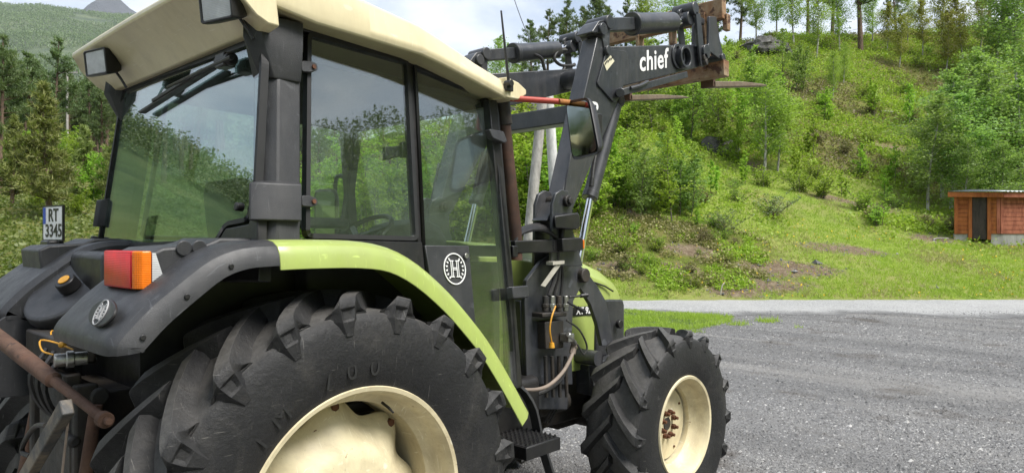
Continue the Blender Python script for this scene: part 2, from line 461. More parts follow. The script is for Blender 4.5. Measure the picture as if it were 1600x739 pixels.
# ------------------------------------------------------------------ wheels
def tyre_mesh(Ro, W, rr, nl, lh, lead, wl, phase=0.0):
    b = MB(); R0 = Ro - lh; hw = W / 2; n = 96
    half = [(rr - 0.004, .78 * hw), (rr + 0.012, .86 * hw), (rr + 0.022, .885 * hw), (rr + 0.03, .885 * hw), (rr + 0.045, .92 * hw),
            (rr + (R0 - rr) * .38, .985 * hw), (rr + (R0 - rr) * .55, 1.0 * hw), (rr + (R0 - rr) * .74, .985 * hw),
            (R0 - .045, .955 * hw), (R0 - .02, .91 * hw), (R0 - .008, .82 * hw), (R0, .5 * hw), (R0 + .003, 0)]
    prof = half + [(r, -a) for r, a in reversed(half[:-1])]
    b.lathe(prof, n)
    # tread bars: centre end leads in the rolling direction (top towards +x)
    for side in (1, -1):
        for k in range(nl):
            th0 = phase + 2 * math.pi * (k + (0.5 if side < 0 else 0)) / nl
            rings = []
            st = [(-.07, 0, 0, 1), (0.0, 0, 0, 1), (.15, 0, 0, 1), (.35, 0, 0, 1), (.55, 0, 0, 1), (.75, 0, 0, 1), (.88, .002, 4, 1), (.94, .008, 18, 1), (.98, .026, 42, .98),
                  (.99, .038, 55, .95), (.993, .044, 60, .93), (1.006, .082, 78, .80), (1.009, .089, 82, .77), (1.006, .145, 90, .45)]
            for si, (t, drop, phi, wk) in enumerate(st):
                ang = th0 - lead * t * (1.0 - 0.18 * max(t, 0)) * 1.12
                drop = drop * Ro / .845
                ww = wl * (0.86 + 0.30 * max(0, t - .35)) * wk
                bw = ww * 1.55
                D = lh + .014 if phi < 10 else lh * .75 + .01
                if phi > 60: D = .03
                cp_, sp2 = math.cos(R(phi)), math.sin(R(phi))
                def pt(a, dep):
                    r = Ro - 0.007 * t * t - drop - dep * cp_; y = -side * (t * hw - dep * sp2)
                    return Vector((math.sin(a) * r, y, math.cos(a) * r))
                k1_ = 1.5 if phi < 30 else 1.25
                pk = (.016 if si == 10 else .010 if si == 11 else 0.0) * Ro / .845
                rings.append([pt(ang - bw * k1_ / Ro, D), pt(ang - bw * 1.04 / Ro, D * .74), pt(ang - ww * 1.05 / Ro, D * .18), pt(ang - ww * .84 / Ro, 0), pt(ang - ww * .42 / Ro, pk), pt(ang + ww * .42 / Ro, pk), pt(ang + ww * .84 / Ro, 0),
                              pt(ang + ww * 1.05 / Ro, D * .18), pt(ang + bw * 1.04 / Ro, D * .74), pt(ang + bw * k1_ / Ro, D)])
            b.loft(rings)
    return b

def scallop_disc(b, r_out, amp, lobes, a_out, r_in, a_in, thick, n=96):
    rings = []
    for r, a, m in ((r_out, a_out, 1), (r_in * 1.25, a_in - 0.004, 0), (r_in, a_in, 0), (r_in * .5, a_in + .004, 0), (0.001, a_in + .004, 0)):
        rings.append([Vector((math.cos(t) * (r + m * amp * math.cos(lobes * t)), -a, math.sin(t) * (r + m * amp * math.cos(lobes * t))))
                      for t in [2 * math.pi * k / n for k in range(n)]])
    back = [[v + Vector((0, thick, 0)) for v in rg] for rg in reversed(rings)]
    b.loft(rings + back)

def make_wheel(spec, center, mirror, name='wheel'):
    Ro, W, rr, nl, lh, lead, wl, rear = spec
    hw = W / 2; a0 = .80 * hw
    b = MB()
    # rim barrel: outer flange, bead seat, well, inner flange (a real ring with thickness)
    outp = [(rr + .028, a0 + .016), (rr + .022, a0 + .028), (rr + .006, a0 + .024), (rr - .004, a0 + .002), (rr - .012, a0 - .03),
            (rr - .02, a0 - .07), (rr - .052, a0 - .10), (rr - .056, a0 - .20), (rr - .052, -a0 + .06), (rr - .012, -a0 + .03), (rr + .02, -a0 - .02),
            (rr + .03, -a0 - .01), (rr + .004, -a0 + .02), (rr - .03, -a0 + .08), (rr - .038, a0 - .2), (rr - .03, a0 - .09), (rr + .0, a0 - .04), (rr + .012, a0)]
    b.lathe(outp, 96, closed=True)
    w = b.build(name, M_RIM, T, smooth=40, loc=center)
    t = tyre_mesh(Ro, W, rr, nl, lh, lead, wl, R(12.4) if rear else 0.0).build('tyre', M_RUBBER, w, bevel=0.005, smooth=38, seg=1)
    d = MB()
    if rear:
        scallop_disc(d, rr - .082, .035, 8, a0 - .19, .19, a0 - .06, .012)
    else:
        scallop_disc(d, .232, 0, 1, a0 - .13, .10, a0 - .125, .012)
    disc = d.build('wheel_disc', M_RIM, w, smooth=50)
    if rear:
        for k in range(8):
            a = 2 * math.pi * (k + 0.0) / 8
            p = Vector((math.cos(a) * (rr - .08), -(a0 - .185), math.sin(a) * (rr - .08)))
            MB().box(p + Vector((math.cos(a) * .014, .03, math.sin(a) * .014)), (.05, .05, .05), Matrix.Rotation(-a, 3, 'Y')).build('rim_clamp', M_RIM, w, bevel=.006)
            MB().cyl(p, p + Vector((0, -.03, 0)), .018, n=6).build('bolt', M_NUT, w, bevel=.003)
        for k in range(10):
            a = 2 * math.pi * (k + .5) / 10
            p = Vector((math.cos(a) * .12, -(a0 - .058), math.sin(a) * .12))
            MB().cyl(p, p + Vector((0, -.028, 0)), .016, n=6).build('wheel_nut', M_NUT, w, bevel=.003)
        MB().tube([(0.16, -(a0 - .07), rr - .075), (.163, -(a0 - .03), rr - .09), (.163, -(a0 + .0), rr - .105)], [.006, .006, .004], 8).build('valve_stem', M_BLACK, w)
    else:
        for k in range(8):
            a = 2 * math.pi * (k + .5) / 8
            p = Vector((math.cos(a) * .078, -(a0 - .128), math.sin(a) * .078))
            MB().cyl(p, p + Vector((0, -.03, 0)), .0185, n=6).cyl(p + Vector((0, -.028, 0)), p + Vector((0, -.05, 0)), .011, n=8).build('wheel_nut', M_NUT, w, bevel=.003)
        MB().cyl((0, -(a0 - .115), 0), (0, -(a0 - .14), 0), .042, n=20).build('hub_bore', M_DARKMETAL, w, bevel=.003)
        for k in range(4):
            a = 2 * math.pi * (k + .35) / 4
            p = Vector((math.cos(a) * .2, -(a0 - .134), math.sin(a) * .2))
            MB().cyl(p, p + Vector((0, -.012, 0)), .008, n=8).build('disc_screw', M_NUT, w)
    if mirror: w.rotation_euler = (0, 0, math.pi)
    return w

# tyre radius, width, rim radius, bars per side, bar height, bar sweep (radians), bar half width, rear?
REAR = (0.852, 0.51, 0.468, 20, 0.066, 0.35, 0.041, True)
FRONT = (0.624, 0.42, 0.305, 16, 0.046, 0.38, 0.031, False)
wr = make_wheel(REAR, (0, -0.76, 0.730), False)
wf = make_wheel(FRONT, (2.5, -0.775, 0.578), False)
def copy_part(o, loc, rotz, parent):
    c = o.copy(); COL.objects.link(c); c.parent = parent; c.location = loc; c.rotation_euler = (0, 0, rotz)
    for ch in o.children:
        k = ch.copy(); COL.objects.link(k); k.parent = c
    return c
copy_part(wr, (0, 0.76, 0.730), math.pi, T)
copy_part(wf, (2.5, 0.775, 0.578), math.pi, T)

M_LETTER = solid('scuffed_rubber_lettering', (.013, .013, .013), .6, var=.3, scale=20)
# raised sidewall characters on the near rear tyre
def arc_text(body, radius, mid_ang, step, size, name, parent, axial):
    nchar = len(body)
    for i, ch in enumerate(body):
        if ch == ' ': continue
        a = mid_ang - (i - (nchar - 1) / 2) * step          # angle from +x, counter-clockwise seen from the right side
        c = Vector((math.cos(a) * radius, -axial, math.sin(a) * radius))
        me = text_mesh(ch, size, 0.0016)
        place_mesh(name, me, M_LETTER, parent, c, (math.sin(a), 0, -math.cos(a)), (math.cos(a), 0, math.sin(a)))
arc_text('TM 700', 0.565, R(112), R(10.5), 0.095, 'sidewall_lettering', wr, 0.2495)

# ------------------------------------------------------------------ rear axle, gearbox, engine, front axle
b = MB(); b.cyl((0, -.62, .765), (0, .62, .765), .13, n=24); b.cyl((0, -.60, .765), (0, -.50, .765), .2, n=24); b.cyl((0, .60, .765), (0, .50, .765), .2, n=24)
b.build('rear_axle', M_DARKMETAL, T, bevel=.01)
b = MB(); b.loft([[(x, y * s, z) for y, z in ((-.26, .45), (.26, .45), (.3, .7), (.28, 1.05), (-.28, 1.05), (-.3, .7))] for x, s in ((-.48, .8), (-.3, 1), (.6, 1), (1.3, .82))])
b.build('gearbox', M_DARKMETAL, T, bevel=.02)
b = MB(); b.box((1.85, 0, .80), (1.3, .46, .52)); b.box((1.75, -.3, .95), (.5, .16, .3)); b.cyl((1.7, -.36, .75), (2.0, -.36, .75), .07)
b.build('engine_block', M_DARKMETAL, T, bevel=.015)
b = MB(); b.loft([[(2.5 + dx, y, .58 + dz) for dx, dz in ((-.09, -.08), (.09, -.08), (.09, .1), (-.09, .1))] for y in (-.66, -.3, .3, .66)])
b.cyl((2.5, -.75, .58), (2.5, .75, .58), .13, n=24); b.box((2.45, 0, .62), (.5, .3, .3))
b.build('front_axle', M_DARKMETAL, T, bevel=.015)
b = MB(); b.box((1.1, -.45, .84), (.78, .32, .34)); b.build('fuel_tank', M_BLACK, T, bevel=.04, seg=3)
b = MB(); b.box((.75, -.40, .72), (.9, .2, .5)); b.box((.75, .42, .72), (.9, .25, .5)); b.build('side_frame', M_DARKMETAL, T, bevel=.01)

# ------------------------------------------------------------------ cab: planes measured from the photograph
SPN, SP0 = Vector((-.08, 1, -.155)), Vector((-.3, -.86, 1.77))
def sp(px, py, off=0.0): return onpl(px, py, SPN, SP0 - SPN.normalized() * off)
RPN, RP0 = Vector((1, 0, -.09)), Vector((-.36, 0, 1.77))
def rp(px, py, off=0.0): return onpl(px, py, RPN, RP0 - RPN.normalized() * off)
SIN = SPN.normalized()          # into the cab
RIN = RPN.normalized()
def mir(p): return Vector((p[0], -p[1], p[2]))
def strip(b, pts, w, d, inward, closed=True):
    """a flat frame strip of width w (in the plane) and depth d following a polygon"""
    n = len(pts); pts = [Vector(p) for p in pts]
    c = sum(pts, Vector()) / n
    inner = []
    for i, p in enumerate(pts):
        e0 = (p - pts[i - 1]).normalized(); e1 = (pts[(i + 1) % n] - p).normalized()
        n0 = inward.cross(e0); n1 = inward.cross(e1)
        if n0.dot(c - p) < 0 and n1.dot(c - p) < 0: n0, n1 = -n0, -n1
        m = (n0 + n1); m = m / max(0.35, m.length_squared) * 2 if m.length > 0 else n0
        inner.append(p + m * w * 0.98 if False else p + (n0 + n1).normalized() * w / max(.5, (n0 + n1).normalized().dot(n1)))
    for i in range(n if closed else n - 1):
        j = (i + 1) % n
        a, bb, cc, dd = pts[i], pts[j], inner[j], inner[i]
        vs = [a, bb, cc, dd] + [q + inward * d for q in (a, bb, cc, dd)]
        b.add(vs, [(0, 1, 2, 3), (7, 6, 5, 4), (0, 4, 5, 1), (3, 2, 6, 7), (1, 5, 6, 2), (0, 3, 7, 4)])
    return inner
def rounded(pts, r, n=4):
    out = []; pts = [Vector(p) for p in pts]; m = len(pts)
    for i, p in enumerate(pts):
        a = (pts[i - 1] - p); c = (pts[(i + 1) % m] - p)
        rr = min(r, a.length * .45, c.length * .45)
        p0 = p + a.normalized() * rr; p1 = p + c.normalized() * rr
        for k in range(n + 1):
            t = k / n
            out.append(p0 * (1 - t) ** 2 + p * 2 * t * (1 - t) + p1 * t * t)
    return out

def both(fn, *a, **k):
    """build a cab piece on the near side and its mirror on the far side"""
    o = fn(*a, **k)
    c = o.copy(); c.data = o.data.copy(); COL.objects.link(c); c.parent = o.parent
    for v in c.data.vertices: v.co.y = -v.co.y
    c.data.flip_normals()
    return o, c

crease_px = [(171, 558), (170, 542), (178, 526), (196, 506), (225, 476), (272, 437), (325, 398), (372, 381), (420, 377), (490, 376), (560, 378), (610, 387), (655, 412), (700, 452), (735, 492), (765, 532), (797, 586), (826, 640)]
cr = [aty(px, py, -.955) for px, py in crease_px]
cv = bez(cr, 48)
def sp_x(x, z): return Vector((x, -.86 + .155 * (z - 1.77) + .08 * (x + .3), z))
def fender_z(x): return float(np.interp(x, [p.x for p in cv], [p.z for p in cv]))
def above_fender(x0, x1, n=8, dz=-.012): return [sp_x(x0 + (x1 - x0) * k / n, fender_z(x0 + (x1 - x0) * k / n) + dz) for k in range(n + 1)]
# quarter window (rear side window) with gasket frame
qpoly = rounded([sp(481, 48), sp(640, 94), sp(655, 376), sp(478, 372)], .035)
fb = MB(); qin = strip(fb, qpoly, .019, .03, SIN)
both(lambda: fb.build('window_frame', M_GASKET, T, smooth=40))
qg = MB().prism([p + SIN * .012 for p in qin], SIN * .005)
both(lambda: qg.build('side_window', M_GLASS, T, smooth=0))
# door glass with slim frame
dpoly = rounded([sp(645, 99), sp(769, 151), sp(801, 440), sp(809, 606)], .03)[5:-5] + [sp(809, 606)] + above_fender(sp(800, 606).x - .1, sp(661, 383).x + .02, 8, -.004) + [sp(661, 383)] + rounded([sp(645, 99), sp(769, 151), sp(801, 440), sp(809, 606)], .03)[:5]
fb2 = MB(); din = strip(fb2, dpoly, .016, .035, SIN)
door_f, door_l = both(lambda: fb2.build('door', M_GASKET, T, smooth=40))
dg = MB().prism([p + SIN * .014 for p in din], SIN * .006)
dgo, dgl = both(lambda: dg.build('door_glass', M_GLASS, None, smooth=0))
dgo.parent = door_f; dgl.parent = door_l
# black emblem panel at the lower rear corner of the door
pp = [sp(664, 383, .012), sp(733, 384, .012)] + [p - SIN * .012 for p in above_fender(sp(736, 470).x, sp(668, 400).x)]
panel = MB().prism(pp, SIN * .03).build('door_panel', M_PLASTIC, door_f, bevel=.004)
kc = sp(727, 400, .014)
MB().cyl(kc, kc - SIN * .012, .013, n=16).build('lock_barrel', M_ZINC, door_f, bevel=.002)
# emblem: ring, H and laurel leaves
def emblem(c, xd, yd, rad, mat, parent, ring_name='emblem'):
    xd = Vector(xd).normalized(); yd = Vector(yd); yd = (yd - xd * yd.dot(xd)).normalized(); nz = xd.cross(yd)
    b = MB()
    def q(x, y, h=0.0): return c + xd * x * rad + yd * y * rad + nz * h
    def poly(pts, h=.0035): b.prism([q(x, y) for x, y in pts], nz * h)
    for r0, r1 in ((.93, 1.0),):
        for k in range(40):
            a0, a1 = 2 * math.pi * k / 40, 2 * math.pi * (k + 1) / 40
            poly([(r0 * math.cos(a0), r0 * math.sin(a0)), (r1 * math.cos(a0), r1 * math.sin(a0)), (r1 * math.cos(a1), r1 * math.sin(a1)), (r0 * math.cos(a1), r0 * math.sin(a1))])
    for sx in (-1, 1):
        for o0, o1, y0, y1 in ((.16, .21, -.48, .48), (.31, .36, -.48, .48)):
            poly([(sx * o0, y0), (sx * o1, y0), (sx * o1, y1), (sx * o0, y1)])
        for y0 in (.48, -.53):
            poly([(sx * .08, y0), (sx * .46, y0), (sx * .46, y0 + .05), (sx * .08, y0 + .05)])
        for k in range(6):
            a = R(-52 + k * 20); cx, cy = sx * .74 * math.cos(a), .74 * math.sin(a)
            for lean in (-.55, .55):
                ax = R(90) + a + lean if sx > 0 else R(90) - a + lean
                dx, dy = math.cos(ax) * .11, math.sin(ax) * .11
                poly([(cx, cy), (cx + dx * .5 - dy * .42, cy + dy * .5 + dx * .42), (cx + dx * 1.35, cy + dy * 1.35), (cx + dx * .5 + dy * .42, cy + dy * .5 - dx * .42)])
    for y0 in (.03, -.08): poly([(-.16, y0), (.16, y0), (.16, y0 + .05), (-.16, y0 + .05)])
    return b.build(ring_name, mat, parent, smooth=0)
ec = sp(710, 420, .0135)
emblem(ec - SIN * .001, sp(730, 420, .0135) - sp(690, 420, .0135), sp(710, 400, .0135) - sp(710, 440, .0135), (sp(727, 420) - sp(693, 420)).length / 2, M_WHITE, door_f)
# door handle and lower hinge blocks
hp = [sp(756, 204, .02), sp(779, 208, .02), sp(785, 224, .02), sp(780, 226, .02), sp(762, 218, .02)]
MB().prism(rounded(hp, .012), -SIN * .035).build('door_handle', M_PLASTIC, door_f, bevel=.006)
hb = [sp(790, 449, .015), sp(815, 447, .015), sp(816, 466, .015), sp(792, 468, .015)]
MB().prism(rounded(hb, .01), -SIN * .045).build('door_hinge', M_PLASTIC, door_f, bevel=.006)
lt = [sp(628, 222, -.045), sp(641, 220, -.045), sp(641, 246, -.045), sp(629, 246, -.045)]
MB().prism(lt, SIN * .02).prism([sp(602, 229, -.06), sp(628, 228, -.06), sp(628, 244, -.06), sp(603, 250, -.06)], SIN * .02).build('window_catch', M_BLACK, T, bevel=.004)
for yy in (104, 314):
    hp = rounded([sp(472, yy - 9, .02), sp(486, yy - 8, .02), sp(496, yy - 4, .02), sp(497, yy + 6, .02), sp(488, yy + 9, .02), sp(472, yy + 8, .02)], .01, 3)
    h = MB().prism(hp, SIN * .018).build('window_hinge', M_PLASTIC, T, bevel=.003)
    c = sp(490, yy + 1, .021)
    MB().cyl(c, c - SIN * .006, .009, n=10).build('hinge_screw', M_NUT, h)
# front post and roof rail on both sides, waist rail
b = MB(); b.prism([sp(769, 148, .0), sp(778, 151, .0), sp(816, 600, .0), sp(808, 606, .0)], SIN * .06)
both(lambda: b.build('front_pillar', M_BLACK, T, bevel=.004))
b2 = MB(); b2.prism([sp(470, 28), sp(645, 80), sp(780, 138), sp(780, 152), sp(640, 96), sp(470, 47)], SIN * .06)
both(lambda: b2.build('roof_rail', M_BLACK, T, bevel=.004))
b3 = MB(); b3.prism([sp(472, 373), sp(660, 378)] + above_fender(sp(662, 400).x, sp(440, 380).x) + [sp(440, 374)], SIN * .05)
both(lambda: b3.build('waist_panel', M_BLACK, T, bevel=.004))
b4 = MB(); b4.prism([sp(638, 94, -.01), sp(649, 98, -.01), sp(664, 384, -.01), sp(653, 380, -.01)], SIN * .05)
both(lambda: b4.build('middle_pillar', M_BLACK, T, bevel=.004))
# rear corner pillars with the moulded pods
def pring(z, pts): 
    k = z - 1.77
    return [Vector((x + .09 * k, y + .155 * k, z)) for x, y in pts]
pil = [(-.33, -.775), (-.345, -.80), (-.325, -.838), (-.285, -.872), (-.190, -.866), (-.185, -.80), (-.25, -.76)]
b = MB(); b.loft([pring(z, pil) for z in (1.745, 1.9, 2.3, 2.62)])
both(lambda: b.build('rear_pillar', M_PLASTIC, T, bevel=.006))
pod = [(-.32, -.79), (-.375, -.83), (-.388, -.862), (-.35, -.888), (-.20, -.895), (-.186, -.80)]
podb = [(-.32, -.775), (-.345, -.80), (-.335, -.842), (-.30, -.872), (-.195, -.876), (-.186, -.80)]
podt = [(-.32, -.80), (-.405, -.84), (-.425, -.87), (-.37, -.908), (-.20, -.905), (-.186, -.80)]
podm = [(-.32, -.77), (-.352, -.80), (-.345, -.84), (-.305, -.876), (-.197, -.884), (-.186, -.80)]
b = MB(); b.loft([pring(2.385, podb), pring(2.395, podm), pring(2.525, podt), pring(2.615, podt), pring(2.62, pod)])
both(lambda: b.build('pillar_pod', M_PLASTIC, T, bevel=.008, seg=3))
b = MB(); b.loft([pring(1.85, pod), pring(1.985, pod), pring(1.995, podb)])
both(lambda: b.build('pillar_pod', M_PLASTIC, T, bevel=.008, seg=3))
# rear window
rpoly = [rp(150, 388), rp(190, 137), rp(404, 58), rp(409, 92), rp(398, 305), rp(386, 346), rp(352, 353), rp(336, 380)]
rpoly = rounded(rpoly, .03)
fb = MB(); rin = strip(fb, rpoly, .017, .03, RIN)
rw = fb.build('rear_window', M_GASKET, T, smooth=40)
MB().prism([p + RIN * .012 for p in rin], RIN * .005).build('rear_window_glass', M_REARGLASS, rw, smooth=0)
for p in (rp(380, 324, .0), rp(152, 374, .0)):
    MB().cyl(p, p - RIN * .03, .016, n=14).build('window_hinge', M_BLACK, rw, bevel=.004)
b = MB(); b.prism([rp(336, 384), rp(352, 357), rp(388, 350), rp(399, 310), rp(402, 310), rp(402, 386)], RIN * .04)
b.prism([rp(140, 388), rp(404, 381), rp(404, 440), rp(140, 440)], RIN * .05)
b.build('rear_bulkhead', M_BLACK, T, bevel=.005)
b = MB(); b.prism([rp(181, 118), rp(408, 36), rp(408, 56), rp(188, 137)], RIN * .06); b.build('rear_header', M_BLACK, T, bevel=.006)
# wiper
w0 = rp(357, 92, .045); w1 = rp(262, 136, .035)
b = MB(); b.tube([rp(362, 90, .05), rp(330, 104, .05), rp(262, 136, .04)], [.011, .008, .006], 8); b.tube([rp(345, 101, .03), rp(290, 128, .03)], .005, 6)
b.bar(rp(333, 106, .018), rp(222, 176, .018), .012, .03, (1, 0, 0)); b.bar(rp(318, 110, .03), rp(240, 158, .03), .014, .02, (1, 0, 0))
wip = b.build('wiper', M_BLACK, rw, bevel=.002)
b = MB(); c = rp(352, 96, .03); b.box(c, (.05, .08, .055)); b.cyl(c + Vector((0, -.06, .0)), c + Vector((0, .05, 0)), .026); b.build('wiper_motor', M_BLACK, rw, bevel=.006)
# windscreen posts, bonnet-side bulkhead, floor
b = MB(); 
for s in (-1, 1): b.bar((1.17, s * .70, 1.0), (1.02, s * .655, 2.5), .05, .06, (1, 0, 0))
b.bar((1.02, -.65, 2.5), (1.02, .65, 2.5), .05, .07); b.bar((1.17, -.7, 1.72), (1.17, .7, 1.72), .04, .06)
b.build('windscreen_frame', M_BLACK, T, bevel=.005)
b = MB(); b.prism([(1.17, -.66, 1.75), (1.17, .66, 1.75), (1.045, .63, 2.47), (1.045, -.63, 2.47)], (.006, 0, 0)); b.build('windscreen', M_GLASS, T, smooth=0)
b = MB(); b.box((.42, 0, 1.06), (1.56, 1.36, .06)); b.build('cab_floor', M_BLACK, T, bevel=.01)
b = MB(); b.box((1.18, 0, 1.36), (.06, 1.1, .6)); b.build('front_bulkhead', M_BLACK, T, bevel=.01)
b = MB(); b.box((-.16, 0, 1.40), (.36, .95, .68)); b.build('seat_plinth', M_BLACK, T, bevel=.02)

# ------------------------------------------------------------------ cab interior
seat = MB(); seat.loft([[(x, y, z) for y, z in ((-.25, 1.58), (.25, 1.58), (.26, 1.68), (.2, 1.72), (-.2, 1.72), (-.26, 1.68))] for x in (.05, .5)])
so = seat.build('seat', M_SEAT, T, bevel=.03, seg=3)
sb = MB(); sb.loft([[(x0 + dz * -.12, y, 1.7 + dz) for x0, y in ((.0, -w), (-.06, -w * .8), (-.06, w * .8), (.0, w), (.06, w * .8), (.06, -w * .8))] for dz, w in ((0, .24), (.15, .26), (.3, .25), (.36, .2))])
sb.build('backrest', M_SEAT, so, bevel=.025, seg=3)
for s in (-1, 1):
    MB().box((.22, s * .31, 1.86), (.32, .07, .05)).build('armrest', M_SEAT, so, bevel=.015)
# dashboard and wheel
db = MB(); db.loft([[(x, y * k, z) for y, z in ((-.2, 1.2), (.2, 1.2), (.22, zt - .08), (.15, zt), (-.15, zt), (-.22, zt - .08))] for x, k, zt in ((.80, .9, 1.74), (.86, 1.05, 1.86), (1.02, 1.0, 1.9), (1.14, .9, 1.86))])
db.build('dashboard', M_INTERIOR, T, bevel=.02)
sc = Vector((.66, 0, 1.80)); ax = Vector((-.55, 0, .83)).normalized(); e1 = Vector((0, 1, 0)); e2 = ax.cross(e1)
ringp = [sc + (e1 * math.cos(t) + e2 * math.sin(t)) * .205 for t in [2 * math.pi * k / 40 for k in range(41)]]
b = MB(); b.tube(ringp, .014, 8)
for a in (90, 210, 330): b.bar(sc, sc + (e1 * math.cos(R(a)) + e2 * math.sin(R(a))) * .2, .03, .012, ax)
sw = b.build('steering_wheel', M_BLACK, T)
k0 = sc + (e1 * math.cos(R(150)) + e2 * math.sin(R(150))) * .205
MB().cyl(k0, k0 + ax * .06, .012).cyl(k0 + ax * .05, k0 + ax * .075, .028, .022).build('spinner_knob', M_BLACK, sw, bevel=.006)
MB().cyl(sc, sc - ax * .3, .04).build('steering_column', M_INTERIOR, T)
b = MB(); b.loft([[(x, y, z) for y, z in ((-.62, 1.1), (-.42, 1.1), (-.42, zt), (-.6, zt - .03))] for x, zt in ((.0, 1.70), (.5, 1.70), (.62, 1.5))]); b.build('side_console', M_INTERIOR, T, bevel=.02)
for k, (x, y) in enumerate(((.3, -.5), (.36, -.52), (.42, -.5))):
    MB().cyl((x, y, 1.66), (x + .03, y, 1.78), .006).cyl((x + .028, y, 1.77), (x + .036, y, 1.81), .016, .012).build('lever', M_BLACK, T, bevel=.003)
b = MB(); b.prism([(-.28, -.66, 2.52), (1.0, -.62, 2.47), (1.0, .62, 2.47), (-.28, .66, 2.52)], (0, 0, .03)); b.build('headliner', M_LINER, T)
# far-side inner post trim, grab bracket and rear-view mirror beyond the far door
b = MB(); b.loft([[(.50 + dx, .74 + dy, z) for dx, dy in ((-.05, .0), (.06, .0), (.06, .06), (-.05, .06))] for z in (1.72, 2.0)] ); b.bar((.52, .75, 1.75), (.5, .66, 2.5), .09, .06, (1, 0, 0))
b.build('inner_post_trim', M_BLACK, T, bevel=.01)

# ------------------------------------------------------------------ cab roof
def roof_ring(x, zb, zt, hw, crown):
    pts = [(-hw, zb), (-hw - .012, zb + .03), (-hw + .01, zt - .02), (-hw + .06, zt), (-hw * .5, zt + crown), (0, zt + crown * 1.3),
           (hw * .5, zt + crown), (hw - .06, zt), (hw - .01, zt - .02), (hw + .012, zb + .03), (hw, zb), (hw - .03, zb + .012), (0, zb + .02), (-hw + .03, zb + .012)]
    return [Vector((x, y, z)) for y, z in pts]
b = MB()
b.loft([roof_ring(x, zb, zt, hw, cr) for x, zb, zt, hw, cr in (
    (-.30, 2.635, 2.80, .83, .03), (-.1, 2.607, 2.795, .83, .04), (.15, 2.60, 2.775, .825, .05), (.43, 2.592, 2.742, .815, .05),
    (.56, 2.575, 2.712, .805, .05), (.80, 2.535, 2.65, .785, .05), (1.02, 2.495, 2.605, .765, .045), (1.13, 2.50, 2.58, .74, .04))])
roof = b.build('cab_roof', M_CREAM, T, bevel=.01, seg=3, smooth=50)
# rear overhang: top skin, sloping soffit and cheeks
ov = []
for y, lip in ((-.86, 0), (-.80, 0), (-.4, .008), (0, .012), (.4, .008), (.80, 0), (.86, 0)):
    ed = abs(y) > .81
    ov.append([(-.30, y, 2.80 + lip), (-.43, y, 2.76 + lip), (-.485 if not ed else -.45, y, 2.715 + lip), (-.485 if not ed else -.45, y, 2.693 + lip),
               (-.46 if not ed else -.43, y, 2.685 if not ed else 2.64), (-.36, y, 2.60 if not ed else 2.575), (-.315, y, 2.545 if not ed else 2.555), (-.27, y, 2.545 if not ed else 2.555)])
b = MB(); b.loft([[Vector(p) for p in r] for r in ov])
b.build('rear_overhang', M_CREAM, roof, bevel=.006, smooth=50)
# front visor tip on the near and far corner
for s in (-1, 1):
    b = MB(); b.loft([[(x, s * (hw), z) for hw, z in ((h0, z0), (h0, z1), (h0 - .16, z1 + .01), (h0 - .16, z0))] for x, h0, z0, z1 in ((1.02, .775, 2.50, 2.605), (1.12, .765, 2.505, 2.595), (1.2, .75, 2.545, 2.57))])
    b.build('visor', M_CREAM, roof, bevel=.006)
# antenna
a0 = aty(795, 131, -.79); a1 = aty(783, 17, -.79)
MB().tube([a0, a0.lerp(a1, .3), a1], [.009, .0075, .005], 8).cyl(a0 + Vector((0, .02, 0)), a0 + Vector((0, -.02, 0)), .018).box(a0 + Vector((.01, .01, -.02)), (.05, .02, .03)).build('antenna', M_BLACK, T, bevel=.002)
# work lamps under the rear overhang
def work_lamp(c, facing, w=.16, h=.115):
    f = Vector(facing).normalized(); side = f.cross(UP).normalized(); up = side.cross(f)
    c = Vector(c)
    def ringp(d, k): return [c + f * d + side * x * w / 2 * k + up * y * h / 2 * k for x, y in ((-.9, -1), (.9, -1), (1, -.9), (1, .9), (.9, 1), (-.9, 1), (-1, .9), (-1, -.9))]
    b = MB(); b.loft([ringp(-.085, .6), ringp(-.05, .85), ringp(-.01, 1.0), ringp(.012, 1.0), ringp(.012, .88), ringp(.004, .86)])
    b.bar(c - f * .03 + up * h * .45, c - f * .05 + up * (h * .45 + .06), .035, .02, f)
    lamp = b.build('work_lamp', M_BLACK, T, bevel=.004)
    MB().prism([p for p in ringp(-.004, .86)], f * .004).build('reflector', M_SILVER, lamp)
    MB().prism([p for p in ringp(.004, .865)], f * .004).build('lens', M_CLEARLENS, lamp, bevel=.002)
    cb = [c - f * .06 - up * .02 - side * .02, c - f * .08 - up * .07 - side * .04, c - f * .03 - up * .11 - side * .05 + Vector((.06, 0, 0))]
    MB().tube(bez(cb, 10), .006, 6).build('lamp_cable', M_HOSE, lamp)
    return lamp
work_lamp(atx(152, 98, -.47), (-1, -.25, -.12), .17, .12)
work_lamp(atx(340, 8, -.45), (-1, -.25, -.12), .17, .115)

# ------------------------------------------------------------------ rear fenders
def fender_rows(cv, y_in, fl=.17):
    rows = []
    wc = Vector((0.03, 0, .765))
    for i, p in enumerate(cv):
        tang = (cv[min(i + 1, len(cv) - 1)] - cv[max(i - 1, 0)]).normalized()
        nr = Vector((tang.z, 0, -tang.x))                       # towards the wheel
        if nr.dot(wc - Vector((p.x, 0, p.z))) < 0: nr = -nr
        q = lambda y, d: Vector((p.x, y, p.z)) + nr * d
        rows.append([q(y_in - .006, fl), q(y_in - .004, .02), q(y_in - .03, -.002), q(-.75, -.004), q(-.905, -.004), q(-.94, .002), q(-.968, .018), q(-.985, .05), q(-.988, .085), q(-.978, .085), q(-.97, .05), q(-.955, .026), q(-.93, .014), q(-.75, .014), q(y_in - .04, .014), q(y_in - .014, .03), q(y_in - .014, fl)])
    return rows
split = min(range(len(cv)), key=lambda i: abs((CX + FPX * (cv[i] - CAM).dot(RT) / (cv[i] - CAM).dot(FW)) - 421))
